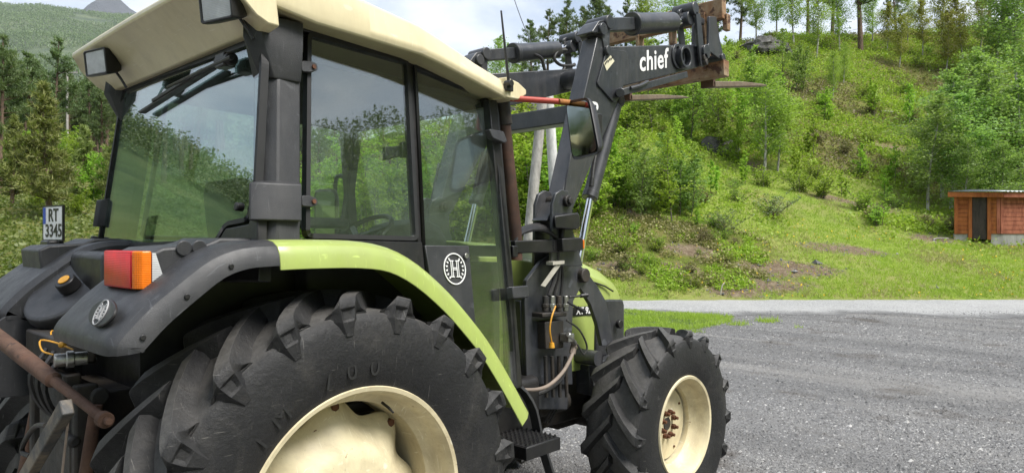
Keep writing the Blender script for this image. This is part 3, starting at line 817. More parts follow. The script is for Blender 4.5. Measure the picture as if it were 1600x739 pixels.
tail_rows = fender_rows(cv[:split + 1], -.37)
# soften the tail end so that it curls inwards
lime_rows = fender_rows(cv[split:], -.50, .035)
for k_, r_ in enumerate(lime_rows):
    for q_ in (8, 9): r_[q_] = r_[q_] + (r_[q_] - r_[q_ - 1 if q_ == 8 else 10]) * .45
for r in (lime_rows[0],): 
    for k in range(len(r)): r[k] = r[k] + Vector((.002, 0, 0))
def fender_pair():
    o, c = both(lambda: MB().loft(tail_rows).build('fender_tail', M_PLASTIC, T, bevel=.004, smooth=45))
    o2, c2 = both(lambda: MB().loft(lime_rows).build('fender', M_LIME, T, bevel=.003, smooth=45))
    return o, c, o2, c2
ft, ftl, fn, fnl = fender_pair()
# screws along the lip
for px, py in ((223, 527), (292, 463), (361, 416)):
    c = aty(px, py, -.986)
    MB().cyl(c, c + Vector((0, -.006, 0)), .009, n=12).build('lip_screw', M_BLACK, ft, bevel=.002)
# inner wheel-arch wall
b = MB(); b.prism([Vector((x, -.50, z)) for x, z in ((-.62, .95), (-.62, 1.60), (-.35, 1.73), (.1, 1.735), (.42, 1.58), (.70, 1.30), (.86, 1.02), (.86, .8), (-.3, .8))], (0, .02, 0))
both(lambda: b.build('wheel_arch_wall', M_BLACK, T))
# shelf moulding behind the lamp, with two round blanks
sh = [(-.685, 1.60), (-.70, 1.735), (-.66, 1.755), (-.52, 1.765), (-.47, 1.787), (-.36, 1.787), (-.32, 1.77), (-.10, 1.765), (-.10, 1.72), (-.4, 1.68)]
b = MB(); b.prism([Vector((x, -.815, z)) for x, z in sh], (0, .32, 0))
both(lambda: b.build('lamp_shelf', M_PLASTIC, T, bevel=.01, seg=3))
for px, py in ((287, 388), (311, 387)):
    c = aty(px, py, -.816)
    MB().cyl(c, c + Vector((0, -.006, 0)), .026, n=24).build('blank_cap', M_PLASTIC, T, bevel=.003)
# tail lamps: red rear face, amber corner, clear side reflector
def tail_lamp(s):
    z0, z1 = 1.622, 1.744
    b = MB(); b.box((-.69, s * .685, (z0 + z1) / 2), (.05, .25, z1 - z0 - .01)); base = b.build('tail_lamp', M_BLACK, T, bevel=.006)
    def seg(pts, mat, name): MB().loft([[Vector((x, s * y, z)) for x, y in pts] for z in (z0, z0 + .006, z1 - .006, z1)]).build(name, mat, base, bevel=.007, seg=3)
    seg([(-.70, .50), (-.738, .508), (-.750, .54), (-.752, .72), (-.750, .793), (-.70, .793)], M_REDLENS, 'red_lens')
    seg([(-.70, .796), (-.749, .796), (-.745, .815), (-.73, .832), (-.703, .836), (-.70, .80)], M_AMBER, 'amber_lens')
    MB().loft([[Vector((x, s * y, z)) for x, y in pts] for z, pts in ((z0 + .004, ((-.70, .80), (-.70, .834), (-.655, .834), (-.655, .80))), (z1 - .005, ((-.70, .80), (-.70, .834), (-.69, .834), (-.69, .80))))]).build('side_reflector', M_CLEARLENS, base)
tail_lamp(-1)
# oval badge on the fender tail (a round emblem lying on the sloping tail)
tc_ = (cr[1] + cr[2]) / 2; ttan = (cr[2] - cr[1]).normalized()
bc = onpl(161, 489, Vector((-ttan.z, 0, ttan.x)), Vector((tc_.x, 0, tc_.z)) + Vector((-ttan.z, 0, ttan.x)) * .008)
xd, yd = Vector((0, -1, 0)), ttan
nzb = xd.cross(yd).normalized()
if nzb.z < 0: nzb = -nzb
b = MB(); b.prism([bc - nzb * .004 + xd * math.cos(t) * .105 + yd * math.sin(t) * .045 for t in [2 * math.pi * k / 40 for k in range(40)]], nzb * .010)
bd = b.build('badge', M_BLACK, ft, bevel=.003)
emblem(bc + nzb * .006, xd * 1.0, yd, .042, solid('badge_grey', (.36, .36, .37), .4), ft, 'badge_relief')

# ------------------------------------------------------------------ bonnet
b = MB()
hood = []
for x, w, zt, zs, zl in ((1.22, .375, 1.78, 1.68, 1.05), (1.5, .38, 1.765, 1.665, 1.02), (1.9, .385, 1.72, 1.615, .92), (2.2, .385, 1.665, 1.555, .92), (2.45, .37, 1.59, 1.48, .95), (2.64, .345, 1.495, 1.41, 1.0), (2.72, .31, 1.41, 1.35, 1.03)):
    hood.append([Vector((x, y, z)) for y, z in ((-w, zl), (-w - .006, (zl + zs) / 2), (-w, zs), (-w * .86, zs + (zt - zs) * .72), (-w * .5, zt - .006), (0, zt), (w * .5, zt - .006), (w * .86, zs + (zt - zs) * .72), (w, zs), (w + .006, (zl + zs) / 2), (w, zl), (0, zl + .02))])
hd = MB().loft(hood).build('bonnet', M_LIME, T, bevel=.008, smooth=50)
gr = MB(); gr.loft([[Vector((x, y, z)) for y, z in ((-w, zl), (-w, zt), (-w * .7, zt + .01), (w * .7, zt + .01), (w, zt), (w, zl))] for x, w, zl, zt in ((2.30, .394, .98, 1.37), (2.5, .385, .98, 1.365), (2.68, .36, .98, 1.35), (2.76, .315, 1.0, 1.31))])
grl = gr.build('nose_grille', M_PLASTIC, hd, bevel=.012)
c = aty(965, 506, -.395); MB().cyl(c, c + Vector((0, -.03, 0)), .03, n=16).build('bonnet_catch', M_BLACK, grl, bevel=.004)
MB().tube([aty(x, y, -.386) for x, y in ((925, 440), (945, 447), (958, 455))], .006, 6).build('bonnet_seam', M_GASKET, hd)
# model plate XT 9..
pl = MB(); pl.prism([aty(893, 480, -.3925), aty(931, 477, -.3925), aty(931, 491, -.3925), aty(895, 494, -.3925)], (0, -.003, 0)); plate_x = pl.build('model_plate', M_BLACK, hd)
me = text_mesh('XT 92', .062, .0012, bold=.002)
place_mesh('model_lettering', me, M_WHITE, plate_x, aty(912, 485.5, -.3965), (1, 0, -.02), (0, 0, 1))

# ------------------------------------------------------------------ exhaust, mirrors
e0, e1_ = aty(806, 372, -.62), aty(784, 160, -.62)
MB().tube([e0 + Vector((0.0, 0, -.12)), e0, e1_], [.036, .036, .036], 16).build('exhaust_pipe', solid('sooty_exhaust', (.05, .028, .02), .75, dirt=(.14, .06, .03), dirt_amt=.6, var=.4, scale=10), T)
MB().cyl(aty(788.5, 196, -.62), aty(783.5, 155, -.62), .043, n=18).build('exhaust_sleeve', M_DARKMETAL, T, bevel=.005)
MPN, MP0 = Vector((-.93, .38, .02)), Vector((1.36, -.96, 2.35))
mc = [onpl(884, 159, MPN, MP0), onpl(921, 152, MPN, MP0), onpl(938, 240, MPN, MP0), onpl(895, 251, MPN, MP0)]
m_n = (mc[1] - mc[0]).cross(mc[3] - mc[0]).normalized()
if m_n.x > 0: m_n = -m_n
def mirror_head(mc, m_n, parent):
    outl = rounded(mc, .045, 5); c = sum(mc, Vector()) / 4
    rings = [[c + (p - c) * k + m_n * d for p in outl] for d, k in ((0.0, .90), (.004, 1.0), (-.012, 1.0), (-.045, .82), (-.055, .55))]
    h = MB().loft(rings).build('wing_mirror', M_BLACK, parent, smooth=50)
    MB().prism([c + (p - c) * .90 + m_n * .0035 for p in outl], m_n * .003).build('mirror_glass', M_MIRROR, h, smooth=0)
    return h
mh = mirror_head(mc, m_n, T)
ra, rb = aty(797, 154, -.72), atx(872, 159, 1.30); rc = atx(890, 161, 1.40)
MB().cyl(ra, rb, .016, n=14).build('mirror_arm', M_REDPAINT, T)
MB().cyl(rb, rc, .0165, n=14).build('mirror_arm', M_ORUST, T)
bk = onpl(918, 192, MPN, MP0) + Vector((.06, 0, 0)); MB().box(bk, (.04, .07, .1)).tube([rc, rc + Vector((.03, -.03, -.06)), bk], .012, 8).build('mirror_bracket', M_BLACK, T, bevel=.006)
# far-side mirror
mc2 = [Vector((1.05, .80, 2.12)), Vector((1.0, .98, 2.12)), Vector((1.0, .98, 1.75)), Vector((1.05, .80, 1.75))]
mirror_head(mc2, Vector((-1, -.25, 0)).normalized(), T)
MB().tube(bez([(1.08, .68, 2.18), (1.06, .80, 2.2), (1.08, .86, 2.1), (1.09, .88, 1.8)], 12), .014, 8).build('mirror_arm', M_BLACK, T)

# ------------------------------------------------------------------ step
sy0, sy1 = -.88, -.52
st = [aty(780, 684, -.72), aty(862, 677, -.72)]
b = MB(); zst = .735
b.box((1.20, -.72, zst), (.26, .30, .012)); b.box((1.20, -.865, zst - .03), (.27, .012, .065)); b.box((1.20, -.575, zst - .03), (.27, .012, .065)); b.box((1.07, -.72, zst - .03), (.012, .3, .065))
stp = b.build('step', M_BLACK, T, bevel=.003)
b = MB()
for i in range(8):
    for j in range(9):
        x = 1.09 + i * .032; y = -.85 + j * .033
        b.cyl((x, y, zst + .006), (x, y, zst + .018), .009, .005, 6)
b.build('anti_slip_tread', M_BLACK, stp, smooth=0)
hb_ = bez([(1.12, -.60, 1.02), (1.22, -.66, 1.0), (1.30, -.70, .88), (1.34, -.72, .70), (1.44, -.75, .40), (1.45, -.75, .33)], 14)
b = MB(); ring = []
for i, p in enumerate(hb_):
    d = (hb_[min(i + 1, len(hb_) - 1)] - hb_[max(0, i - 1)]).normalized(); a = d.cross(Vector((0, 1, 0))).normalized(); w_ = d.cross(a)
    ring.append([p + a * x * .008 + w_ * y * .03 for x, y in ((-1, -1), (1, -1), (1, 1), (-1, 1))])
b.loft(ring); b.build('step_bracket', M_PLASTIC, stp, bevel=.002)
MB().box((1.37, -.72, .33), (.2, .28, .02)).build('lower_step', M_BLACK, stp, bevel=.004)

# ------------------------------------------------------------------ rear linkage and couplings
ball = atx(163, 655, -.80)
top = atx(-70, 475, -.98)
rodpts = [top, top.lerp(ball, .55), top.lerp(ball, .72), top.lerp(ball, .73), ball]
MB().tube(rodpts, [.030, .030, .028, .018, .016], 14).build('top_link', M_RUST, T)
MB().tube([ball + Vector((0, -.02, 0)), ball + Vector((0, .02, 0))], [.026, .026], 20).cyl(ball + Vector((0, -.05, 0)), ball + Vector((0, .06, 0)), .012).build('ball_joint', M_RUST, T, bevel=.004)
b = MB(); b.box((-.62, -.02, .95), (.3, .42, .5)); b.box((-.74, -.30, 1.0), (.08, .05, .5)); b.box((-.74, .28, 1.0), (.08, .05, .5)); b.cyl((-.7, -.34, 1.2), (-.7, .3, 1.2), .035); b.cyl((-.78, -.33, 1.05), (-.78, .0, 1.05), .022); b.box((-.76, -.18, 1.20), (.06, .10, .16))
b.build('hitch_frame', M_DARKMETAL, T, bevel=.01)
for s in (-1, 1):
    MB().tube(bez([(-.35, s * .33, .62), (-.7, s * .36, .64), (-1.0, s * .4, .66)], 10), [.035] * 11, 10).build('lower_link', M_DARKMETAL, T)
    MB().cyl((-.72, s * .36, 1.18), (-.8, s * .38, .68), .022).build('lift_rod', M_RUST, T)
p0, p1 = atx(105, 635, -.92), atx(35, 755, -.92)
MB().bar(p0, p1, .05, .035, (1, 0, 0)).build('check_arm', solid('flaked_black_arm', (.05, .05, .05), .6, dirt=(.28, .22, .15), dirt_amt=.9, var=.3, scale=14), T, bevel=.004)
MB().tube(bez([atx(72, 664, -.9), atx(55, 666, -.9), atx(38, 690, -.9), atx(35, 706, -.9), atx(47, 712, -.9)], 14), .009, 8).build('pull_handle', M_DARKMETAL, T)
MB().cyl(atx(109, 635, -.9), atx(97, 739, -.9), .004, n=6).build('brake_cable', M_BEIGEHOSE, T)
b = MB(); b.prism([atx(74, 704, -.7), atx(82, 700, -.7), (atx(80, 716, -.7)), atx(72, 720, -.7)], (.01, 0, 0)); b.prism([atx(66, 724, -.7), atx(80, 720, -.7), atx(74, 760, -.7), atx(64, 760, -.7)], (.01, 0, 0))
b.build('reflective_tape', solid('hi_vis_yellow', (.55, .85, .03), .5, var=.05), T)
b = MB(); b.box((-.74, .02, 1.36), (.12, .5, .1)); b.build('coupling_block', M_DARKMETAL, T, bevel=.01)
for k, (px, py) in enumerate(((84, 563), (100, 545))):
    c = atx(px, py, -.86 + .1 * k)
    MB().cyl(c, c + Vector((.1, -.02, .0)), .024, n=16).cyl(c + Vector((.035, -.007, 0)), c + Vector((.06, -.012, 0)), .030, n=16).build('hydraulic_coupler', M_ZINC, T, bevel=.003)
    MB().tube(bez([c + Vector((0, 0, .02)), c + Vector((-.02, .06, .03)), c + Vector((-.01, .12, .06)), c + Vector((.03, .05, .05)), c + Vector((.06, 0, .03))], 16), .0032, 6).build('dust_cap_strap', M_YELLOW, T)
    MB().cyl(c + Vector((.03, .05, .045)), c + Vector((.045, .035, .05)), .011, n=12).build('dust_cap', M_YELLOW, T, bevel=.004)
for k in range(3):
    y = -.25 + k * .1
    MB().tube(bez([(-.8, y, 1.36), (-.86, y - .02, 1.25), (-.78, y + .04, 1.1), (-.6, y + .03, 1.0)], 14), .010, 6).build('hydraulic_hose', M_HOSE, T)
# filler housing with cap between the fenders
fc = atx(104, 450, -.66); fn_ = Vector((-.62, -.25, .74)).normalized(); fs = fn_.cross(UP).normalized(); fu = fs.cross(fn_)
def fring(d, r): return [fc + fn_ * d + (fs * math.cos(t) * 1.0 + fu * math.sin(t)) * r for t in [2 * math.pi * k / 36 for k in range(36)]]
fh = MB().loft([fring(-.10, .175), fring(-.035, .19), fring(-.004, .186), fring(.004, .172), fring(-.004, .05)]).build('filler_housing', M_PLASTIC, T, smooth=40, bevel=.004)
cp = fc + fn_ * .0 - fs * 0.03
cap = MB().cyl(cp, cp + fn_ * .05, .045, .042, n=14).build('filler_cap', M_BLACK, T, bevel=.005)
MB().cyl(cp + fn_ * .05, cp + fn_ * .056, .024, n=20).build('cap_label', M_YELLOW, cap, bevel=.002)
MB().box((-.46, .16, 1.55), (.3, .45, .36)).build('rear_tank', M_BLACK, T, bevel=.03, seg=3)
MB().box((-.52, .30, 1.34), (.08, 1.30, .34)).build('rear_frame_panel', M_BLACK, T, bevel=.01)
MB().prism([Vector((x, .376, z)) for x, z in ((-.83, 1.47), (-.93, 1.40), (-.95, 1.12), (-.6, 1.10), (-.3, 1.32), (-.3, 1.70), (-.6, 1.66))], (0, .014, 0)).build('fender_skirt', M_PLASTIC, T, bevel=.004)
# number plate on the far fender
npx = [Vector(v) for v in (aty(67, 323, .80), aty(97, 318, .80), aty(97, 377, .80), aty(67, 377, .80))]
cpl = sum(npx, Vector()) / 4
pw, ph = .20, .165
pn = Vector((-1, -.16, 0)).normalized(); ps = pn.cross(UP).normalized() * -1; ps = Vector((-pn.y, pn.x, 0)); ps = -ps if ps.dot(RT) < 0 else ps
def pq(x, y, d=0): return cpl + ps * x * pw + UP * y * ph + pn * d
npl = MB().prism(rounded([pq(-.5, -.5), pq(.5, -.5), pq(.5, .5), pq(-.5, .5)], .012, 3), -pn * .004).build('number_plate', M_WHITE, T, bevel=.001)
MB().prism([pq(-.485, -.02, .0012), pq(-.36, -.02, .0012), pq(-.36, .47, .0012), pq(-.485, .47, .0012)], pn * .001).build('blue_band', M_PLATEBLUE, npl)
for body, cx, cy in (('RT', .05, .22), ('3345', .06, -.24)):
    place_mesh('plate_lettering', text_mesh(body, .088, .0006, bold=.0015), M_BLACK, npl, pq(cx, cy, .0015), ps, UP)
b = MB(); strip(b, [pq(-.53, -.53, .001), pq(.53, -.53, .001), pq(.53, .53, .001), pq(-.53, .53, .001)], .007, .01, -pn); b.prism([pq(-.5, -.5, -.006), pq(.5, -.5, -.006), pq(.5, .5, -.006), pq(-.5, .5, -.006)], -pn * .006)
b.bar(pq(.3, -.5, -.01), pq(.3, -.95, -.01), .02, .02, pn); b.build('plate_holder', M_BLACK, npl)
lb = pq(-.1, -.66, .0); MB().box(lb, (.06, .14, .05)).build('plate_lamp', M_BLACK, T, bevel=.01)

# ------------------------------------------------------------------ front loader
YO = -.60                     # outer face of the near arm
def ly(px, py, y=YO): return aty(px, py, y)
def both2(name, mat, bld, bevel=.004, smooth=35):
    return both(lambda: bld.build(name, mat, T, bevel=bevel, smooth=smooth))
# lower arm: box beam from the mast pivot to the knee
la = [ly(856, 352), ly(880, 303), ly(911, 155), ly(931, 60), ly(948, 62), ly(972, 138), ly(962, 166), ly(899, 322), ly(880, 345)]
b = MB(); b.prism([ly(853, 345), ly(879, 303), ly(911, 155), ly(933, 58), ly(950, 66), ly(975, 134), ly(963, 165), ly(897, 322), ly(878, 350)], (0, .115, 0))
arm, arm_l = both2('loader_arm', M_LOADER, b, .006)
b = MB(); b.prism([ly(893, 233, YO - .004), ly(926, 62, YO - .004), ly(945, 64, YO - .004), ly(912, 240, YO - .004)], (0, .004, 0))
# knee gusset plate
b = MB(); b.prism(rounded([ly(949, 76, YO - .012), ly(933, 131, YO - .012), ly(960, 161, YO - .012), ly(968, 152, YO - .012), ly(975, 132, YO - .012), ly(983, 100, YO - .012), ly(979, 80, YO - .012)], .02), (0, .012, 0))
both2('knee_plate', M_LOADER, b, .003)
# reinforcing rib on the lower arm side
b = MB(); b.prism([ly(894, 230, YO - .01), ly(918, 246, YO - .01), ly(896, 318, YO - .01), ly(882, 302, YO - .01)], (0, .01, 0)); both2('arm_plate', M_LOADER, b, .003)
# upper beam carrying the lettering
b = MB(); b.prism([ly(947, 73), ly(1084, 70), ly(1098, 74), ly(1103, 84), ly(1090, 106), ly(975, 135), ly(952, 120)], (0, .115, 0))
beam, beam_l = both2('loader_beam', M_LOADER, b, .006)
me = text_mesh('chief', .19, .001, font_shear=.25, bold=.0035, spacing=1.06)
place_mesh('beam_lettering', me, M_WHITE, beam, ly(1020, 95.5, YO - .0025), ly(1040, 92.5) - ly(1000, 97.5), (0, 0, 1))
me = text_mesh('P', .12, .001, bold=.004); place_mesh('arm_lettering', me, M_WHITE, arm, ly(930, 172, YO - .0015), ly(963, 165) - ly(911, 155), ly(945, 64) - ly(903, 200))
st_ = MB().prism([ly(943, 99, YO - .0135), ly(954, 87, YO - .0135), ly(960, 96, YO - .0135), ly(948, 111, YO - .0135)], (0, -.001, 0)).build('warning_sticker', solid('cream_sticker', (.62, .58, .42), .5, var=.1), beam)
for k in range(3):
    u0 = .25 + k * .22
    pa = ly(945 + 5 * k * .9, 99.5 - 3.4 * k, YO - .0148)
    MB().prism([pa, pa + Vector((.03, 0, .03)), pa + Vector((.03, 0, .018)), pa + Vector((0, 0, -.014))], (0, -.0006, 0)).build('sticker_print', M_BLACK, st_)
# cross tube with flange ring
ct = ly(1064, 91)
MB().cyl((ct.x, -.59, ct.z), (ct.x, .59, ct.z), .075, n=28).build('cross_tube', M_LOADER, T)
def ring_part(name, c, r0, r1, d, mat):
    b = MB(); n = 30; cs = [2 * math.pi * k / n for k in range(n)]
    rg = lambda r, y: [Vector((c.x + math.cos(t) * r, y, c.z + math.sin(t) * r)) for t in cs]
    rs = [rg(r0, c.y), rg(r1, c.y), rg(r1, c.y - d), rg(r0, c.y - d), rg(r0, c.y)]
    b.loft(rs, cap=False); return b.build(name, mat, T, bevel=.003)
ring_part('tube_flange', Vector((ct.x, -.598, ct.z)), .063, .082, .05, M_LOADER)
ring_part('tube_flange', Vector((ct.x - .05, -.598, ct.z)), .07, .092, .016, M_LOADER)
MB().cyl((ct.x, -.58, ct.z), (ct.x, -.6005, ct.z), .07, n=28).build('tube_end', M_GASKET, T)
# parallel guide rod under the beam
MB().bar(ly(970, 145, YO - .03), ly(1072, 117, YO - .03), .03, .045, (0, 0, 1)).cyl(ly(969, 145, YO - .06), ly(969, 145, YO + .02), .03).build('level_rod', M_LOADER, T, bevel=.004)
MB().tube(bez([ly(985, 138, YO - .05), ly(1000, 134, YO - .06), ly(1012, 128, YO - .05)], 8), [.012] * 9, 8).build('rod_clamp', M_LOADER, T)
# knee head bracket and tilt linkage
def knee(s):
    ys = YO - .01 if s < 0 else -YO - .105
    f = lambda px, py, y=YO: Vector((ly(px, py).x, y, ly(px, py).z))
    b = MB(); b.prism(rounded([f(922, 52, ys), f(934, 33, ys), f(946, 31, ys), f(952, 42, ys), f(950, 84, ys), f(944, 84, ys), f(938, 52, ys)], .02), (0, .125, 0))
    b.cyl(f(948, 36, ys - .02), f(948, 36, ys + .15), .045); b.cyl(f(938, 47, ys - .02), f(938, 47, ys + .15), .04); b.cyl(f(946, 80, ys - .02), f(946, 80, ys + .14), .03)
    b.build('knee_bracket', M_LOADER, T, bevel=.005)
    yc = ys + .06
    q = lambda px, py: Vector((ly(px, py).x, yc, ly(px, py).z))
    bb = MB(); bb.bar(q(950, 37.5), q(1000, 36), .07, .085); bar_o = bb.build('tilt_link', M_LOADER, T, bevel=.006)
    cyl_o = MB().cyl(q(998, 35.5), q(1060, 33), .072, n=24).cyl(q(996, 35.5), q(1001, 35.4), .08, n=24).build('tilt_cylinder', M_LOADER, T, bevel=.006)
    MB().cyl(q(1058, 33), q(1078, 29), .033, n=18).build('piston_rod', M_CHROME, cyl_o)
    pb = MB(); pb.cyl(q(1078, 29) + Vector((0, -.06, 0)), q(1078, 29) + Vector((0, .06, 0)), .055, n=20); pb.cyl(q(1080, 15) + Vector((0, -.09, 0)), q(1080, 15) + Vector((0, .09, 0)), .05, n=20)
    pb.prism(rounded([q(1070, 14), q(1080, 8), q(1086, 14), q(1086, 32), q(1078, 38), q(1072, 30)], .02), (0, .02, 0))
    pb.build('bell_crank', M_LOADER, T, bevel=.006)
    lk = MB()
    for dy in (-.09, .06):
        lk.prism([p + Vector((0, dy, 0)) for p in rounded([q(1080, 20), q(1087, 24), q(1095, 98), q(1093, 106), q(1088, 104), q(1084, 70)], .01)], (0, .018, 0))
    lk.build('link_plate', M_LOADER, T, bevel=.003)
    MB().cyl(q(1092, 92) + Vector((0, -.11, 0)), q(1092, 92) + Vector((0, .11, 0)), .032, n=16).cyl(q(1092, 100) + Vector((0, -.12, 0)), q(1092, 100) + Vector((0, .1, 0)), .022, n=16).build('pivot_pin', M_DARKMETAL, T, bevel=.004)
    cg = MB()
    for dy in (-.08, .05):
        cg.prism([p + Vector((0, dy, 0)) for p in rounded([q(1103, 27), q(1114, 28), q(1119, 60), q(1125, 88), q(1122, 96), q(1104, 82), q(1093, 92), q(1090, 84), q(1102, 70)], .01)], (0, .022, 0))
    cg.bar(q(1084, 20), q(1106, 34), .05, .045)
    cg.cyl(q(1122, 92) + Vector((0, -.1, 0)), q(1122, 92) + Vector((0, .1, 0)), .034, n=16); cg.cyl(q(1094, 83) + Vector((0, -.11, 0)), q(1094, 83) + Vector((0, .11, 0)), .055, n=20)
    cg.build('tool_carrier', M_LOADER, T, bevel=.004)
knee(-1); knee(1)
# lift cylinders
def lift(s):
    y = s * .525
    q = lambda px, py: Vector((aty(px, py, -.545).x, y, aty(px, py, -.545).z))
    b = MB(); b.cyl(q(966, 158), q(926, 308), .049, n=24); b.cyl(q(928, 300), q(925, 310), .052, n=24)
    c = b.build('lift_cylinder', M_LOADER, T, bevel=.004)
    MB().cyl(q(927, 306), q(905, 424), .0245, n=20).build('piston_rod', M_CHROME, c)
    MB().cyl(q(966, 158) + Vector((0, -.05, 0)), q(966, 158) + Vector((0, .05, 0)), .04).build('cylinder_pin', M_DARKMETAL, c, bevel=.006)
    MB().cyl(q(906, 430) + Vector((0, -.07, 0)), q(906, 430) + Vector((0, .06, 0)), .045, n=14).build('cylinder_pin', M_DARKMETAL, c, bevel=.006)
    h0 = q(922, 292) + Vector((-.03, -.05, 0))
    MB().cyl(h0, h0 + Vector((.01, 0, .05)), .016, n=10).tube(bez([h0 + Vector((.01, 0, .05)), h0 + Vector((.04, .01, .14)), h0 + Vector((.13, .03, .36)), h0 + Vector((.2, .05, .6))], 14), .012, 8).build('hydraulic_hose', M_HOSE, c)
lift(-1); lift(1)
# mast: two-legged bracket bolted to the tractor frame, upper column with the pivot
mastp = [(820, 600), (817, 470), (820, 438), (843, 408), (858, 398), (885, 396), (912, 422), (931, 447), (944, 470), (951, 505), (955, 540), (938, 540), (930, 504), (920, 475), (904, 450), (893, 470), (890, 540), (892, 600)]
def mast(s):
    b = MB(); y = -.56 if s < 0 else .53
    q = lambda px, py: Vector((aty(px, py, -.545).x, y, aty(px, py, -.545).z))
    b.prism([q(*p) for p in mastp], (0, .03, 0))
    m = b.build('mast_plate', M_LOADER, T, bevel=.004)
    b = MB()
    for dy in (-.075, .055):
        b.prism([q(px, py) + Vector((0, dy, 0)) for px, py in ((843, 415), (845, 320), (850, 303), (860, 297), (870, 300), (876, 318), (877, 360), (893, 415))], (0, .022, 0))
    b.build('mast_column', M_LOADER, T, bevel=.005)
    c = q(866, 315); b = MB(); b.cyl(c + Vector((0, -.10, 0)), c + Vector((0, .1, 0)), .034, n=16); b.cyl(c + Vector((0, -.115, 0)), c + Vector((0, -.1, 0)), .022, n=6)
    b.build('pivot_pin', M_DARKMETAL, T, bevel=.004)
    b = MB(); b.prism([q(816, 470) + Vector((0, .03, 0)), q(892, 470) + Vector((0, .03, 0)), q(890, 640) + Vector((0, .03, 0)), q(822, 640) + Vector((0, .03, 0))], (0, .2 * (1 if s < 0 else -1), 0)); b.build('mast_bracket', M_LOADER, T, bevel=.004)
    b = MB(); b.bar((2.15, s * .40, .86), (2.62, s * .40, .90), .12, .2); b.build('frame_rail', M_LOADER, T, bevel=.008)
mast(-1); mast(1)
MB().cyl((2.12, -.55, 1.02), (2.12, .55, 1.02), .05).build('mast_cross_tube', M_LOADER, T)
ck = ly(915, 128, -.5)
MB().bar((2.18, -.5, 2.62), (2.18, .5, 2.62), .12, .12).build('arm_cross_beam', M_LOADER, T, bevel=.008)
# light bracket bar with lamp box and turn signal
b = MB(); b.prism([ly(805, 376, -.66), ly(880, 374, -.66), ly(880, 394, -.66), ly(806, 396, -.66)], (0, .05, 0)); b.prism([ly(879, 372.5, -.70), ly(911, 371, -.70), ly(912, 391, -.70), ly(880, 394, -.70)], (0, .10, 0))
lb_ = b.build('light_bracket', M_BLACK, T, bevel=.006)
for dx, dy in ((0, 0), (0, 5), (0, 10)):
    c = ly(865 + dx, 378 + dy, -.661); MB().cyl(c, c + Vector((0, -.004, 0)), .006, n=8).build('bracket_bolt', M_GASKET, lb_)
MB().prism([ly(911.5, 374, -.69), ly(913.5, 375, -.69), ly(913.5, 388, -.69), ly(911.5, 389, -.69)], (0, .06, 0)).build('turn_signal', M_AMBER, lb_, bevel=.003)
b = MB(); b.loft([[ly(px, py, y) for px, py in pts] for y, pts in ((-.72, ((866, 337), (903, 332), (906, 338), (906, 354), (900, 359), (868, 357))), (-.58, ((866, 337), (903, 332), (906, 338), (906, 354), (900, 359), (868, 357))))])
b.cyl(ly(880, 357, -.65), ly(878, 373, -.65), .016)
b.build('front_work_lamp', M_BLACK, T, bevel=.008)
for k in range(4):
    oy = -.64 + k * .03
    MB().tube(bez([ly(803, 384 - k, oy), ly(812, 366 - k * 2, oy), ly(838, 358 - k * 2, oy), ly(860, 364 - k * 2, oy), ly(872, 380 + 3 * k, oy), ly(868 + 5 * k, 430, oy + .02), ly(858 + 9 * k, 462, oy + .02)], 30), .013, 8).build('hydraulic_hose', M_HOSE, T)
# hydraulic multi-valve with couplings and levers
b = MB(); b.prism([ly(852, 503, -.62), ly(881, 500, -.62), ly(881, 543, -.62), ly(853, 546, -.62)], (0, .07, 0)); b.prism([ly(848, 489, -.64), ly(886, 487, -.64), ly(886, 494, -.64), ly(848, 496, -.64)], (0, .09, 0))
vb = b.build('valve_block', M_DARKMETAL, T, bevel=.006)
for k in range(4):
    px = 852 + k * 10.5
    MB().cyl(ly(px, 462, -.62), ly(px, 486, -.62), .017, n=12).cyl(ly(px, 474, -.62), ly(px, 480, -.62), .022, n=6).build('hydraulic_coupler', (M_ZINC, M_DARKMETAL)[k % 2 == 0], vb, bevel=.003)
    MB().cyl(ly(px, 556, -.6), ly(px + 2, 620, -.6), .011, n=8).build('hydraulic_pipe', M_DARKMETAL, vb)
b = MB(); b.tube(bez([ly(868, 478, -.66), ly(862, 495, -.67), ly(859, 515, -.67), ly(862, 535, -.66)], 12), .005, 6); b.cyl(ly(862, 535, -.66), ly(862, 543, -.66), .014, .018, 10)
b.build('dust_cap_strap', M_YELLOW, vb)
for p in ((ly(889, 464, -.68), ly(918, 461, -.72)), (ly(887, 472, -.68), ly(912, 486, -.72))):
    MB().cyl(p[0], p[1], .007, n=8).cyl(p[0].lerp(p[1], .62), p[1], .012, n=10).build('valve_lever', M_BLACK, vb)
MB().prism([ly(873, 408, -.66), ly(880, 409, -.66), ly(852, 448, -.66), ly(846, 446, -.66)], (0, .006, 0)).prism([ly(864, 409, -.67), ly(882, 407, -.67), ly(882, 412, -.67), ly(864, 414, -.67)], (0, .05, 0)).build('hose_strap', M_STRAP, T)
MB().tube(bez([ly(897, 541, -.66), ly(893, 556, -.67), ly(880, 580, -.68), ly(860, 600, -.68), ly(840, 608, -.66), ly(815, 609, -.6)], 24), .0108, 10).cyl(ly(898, 536, -.66), ly(894, 552, -.66), .020, n=8).build('hydraulic_hose', M_BEIGEHOSE, T)
MB().tube(bez([ly(884, 560, -.62), ly(878, 590, -.62), ly(850, 612, -.6), ly(815, 618, -.55)], 20), .012, 8).build('hydraulic_hose', M_HOSE, T)
MB().tube(bez([ly(885, 500, -.68), ly(905, 515, -.70), ly(917, 540, -.70), ly(912, 553, -.70), ly(902, 538, -.69)], 20), .006, 6).build('pull_loop', M_HOSE, T)
b = MB(); b.box(ly(886, 527, -.66), (.055, .07, .05)); b.cyl(ly(887, 522, -.69), ly(898, 537, -.67), .018, n=8); b.build('banjo_fitting', M_ZINC, vb, bevel=.006)
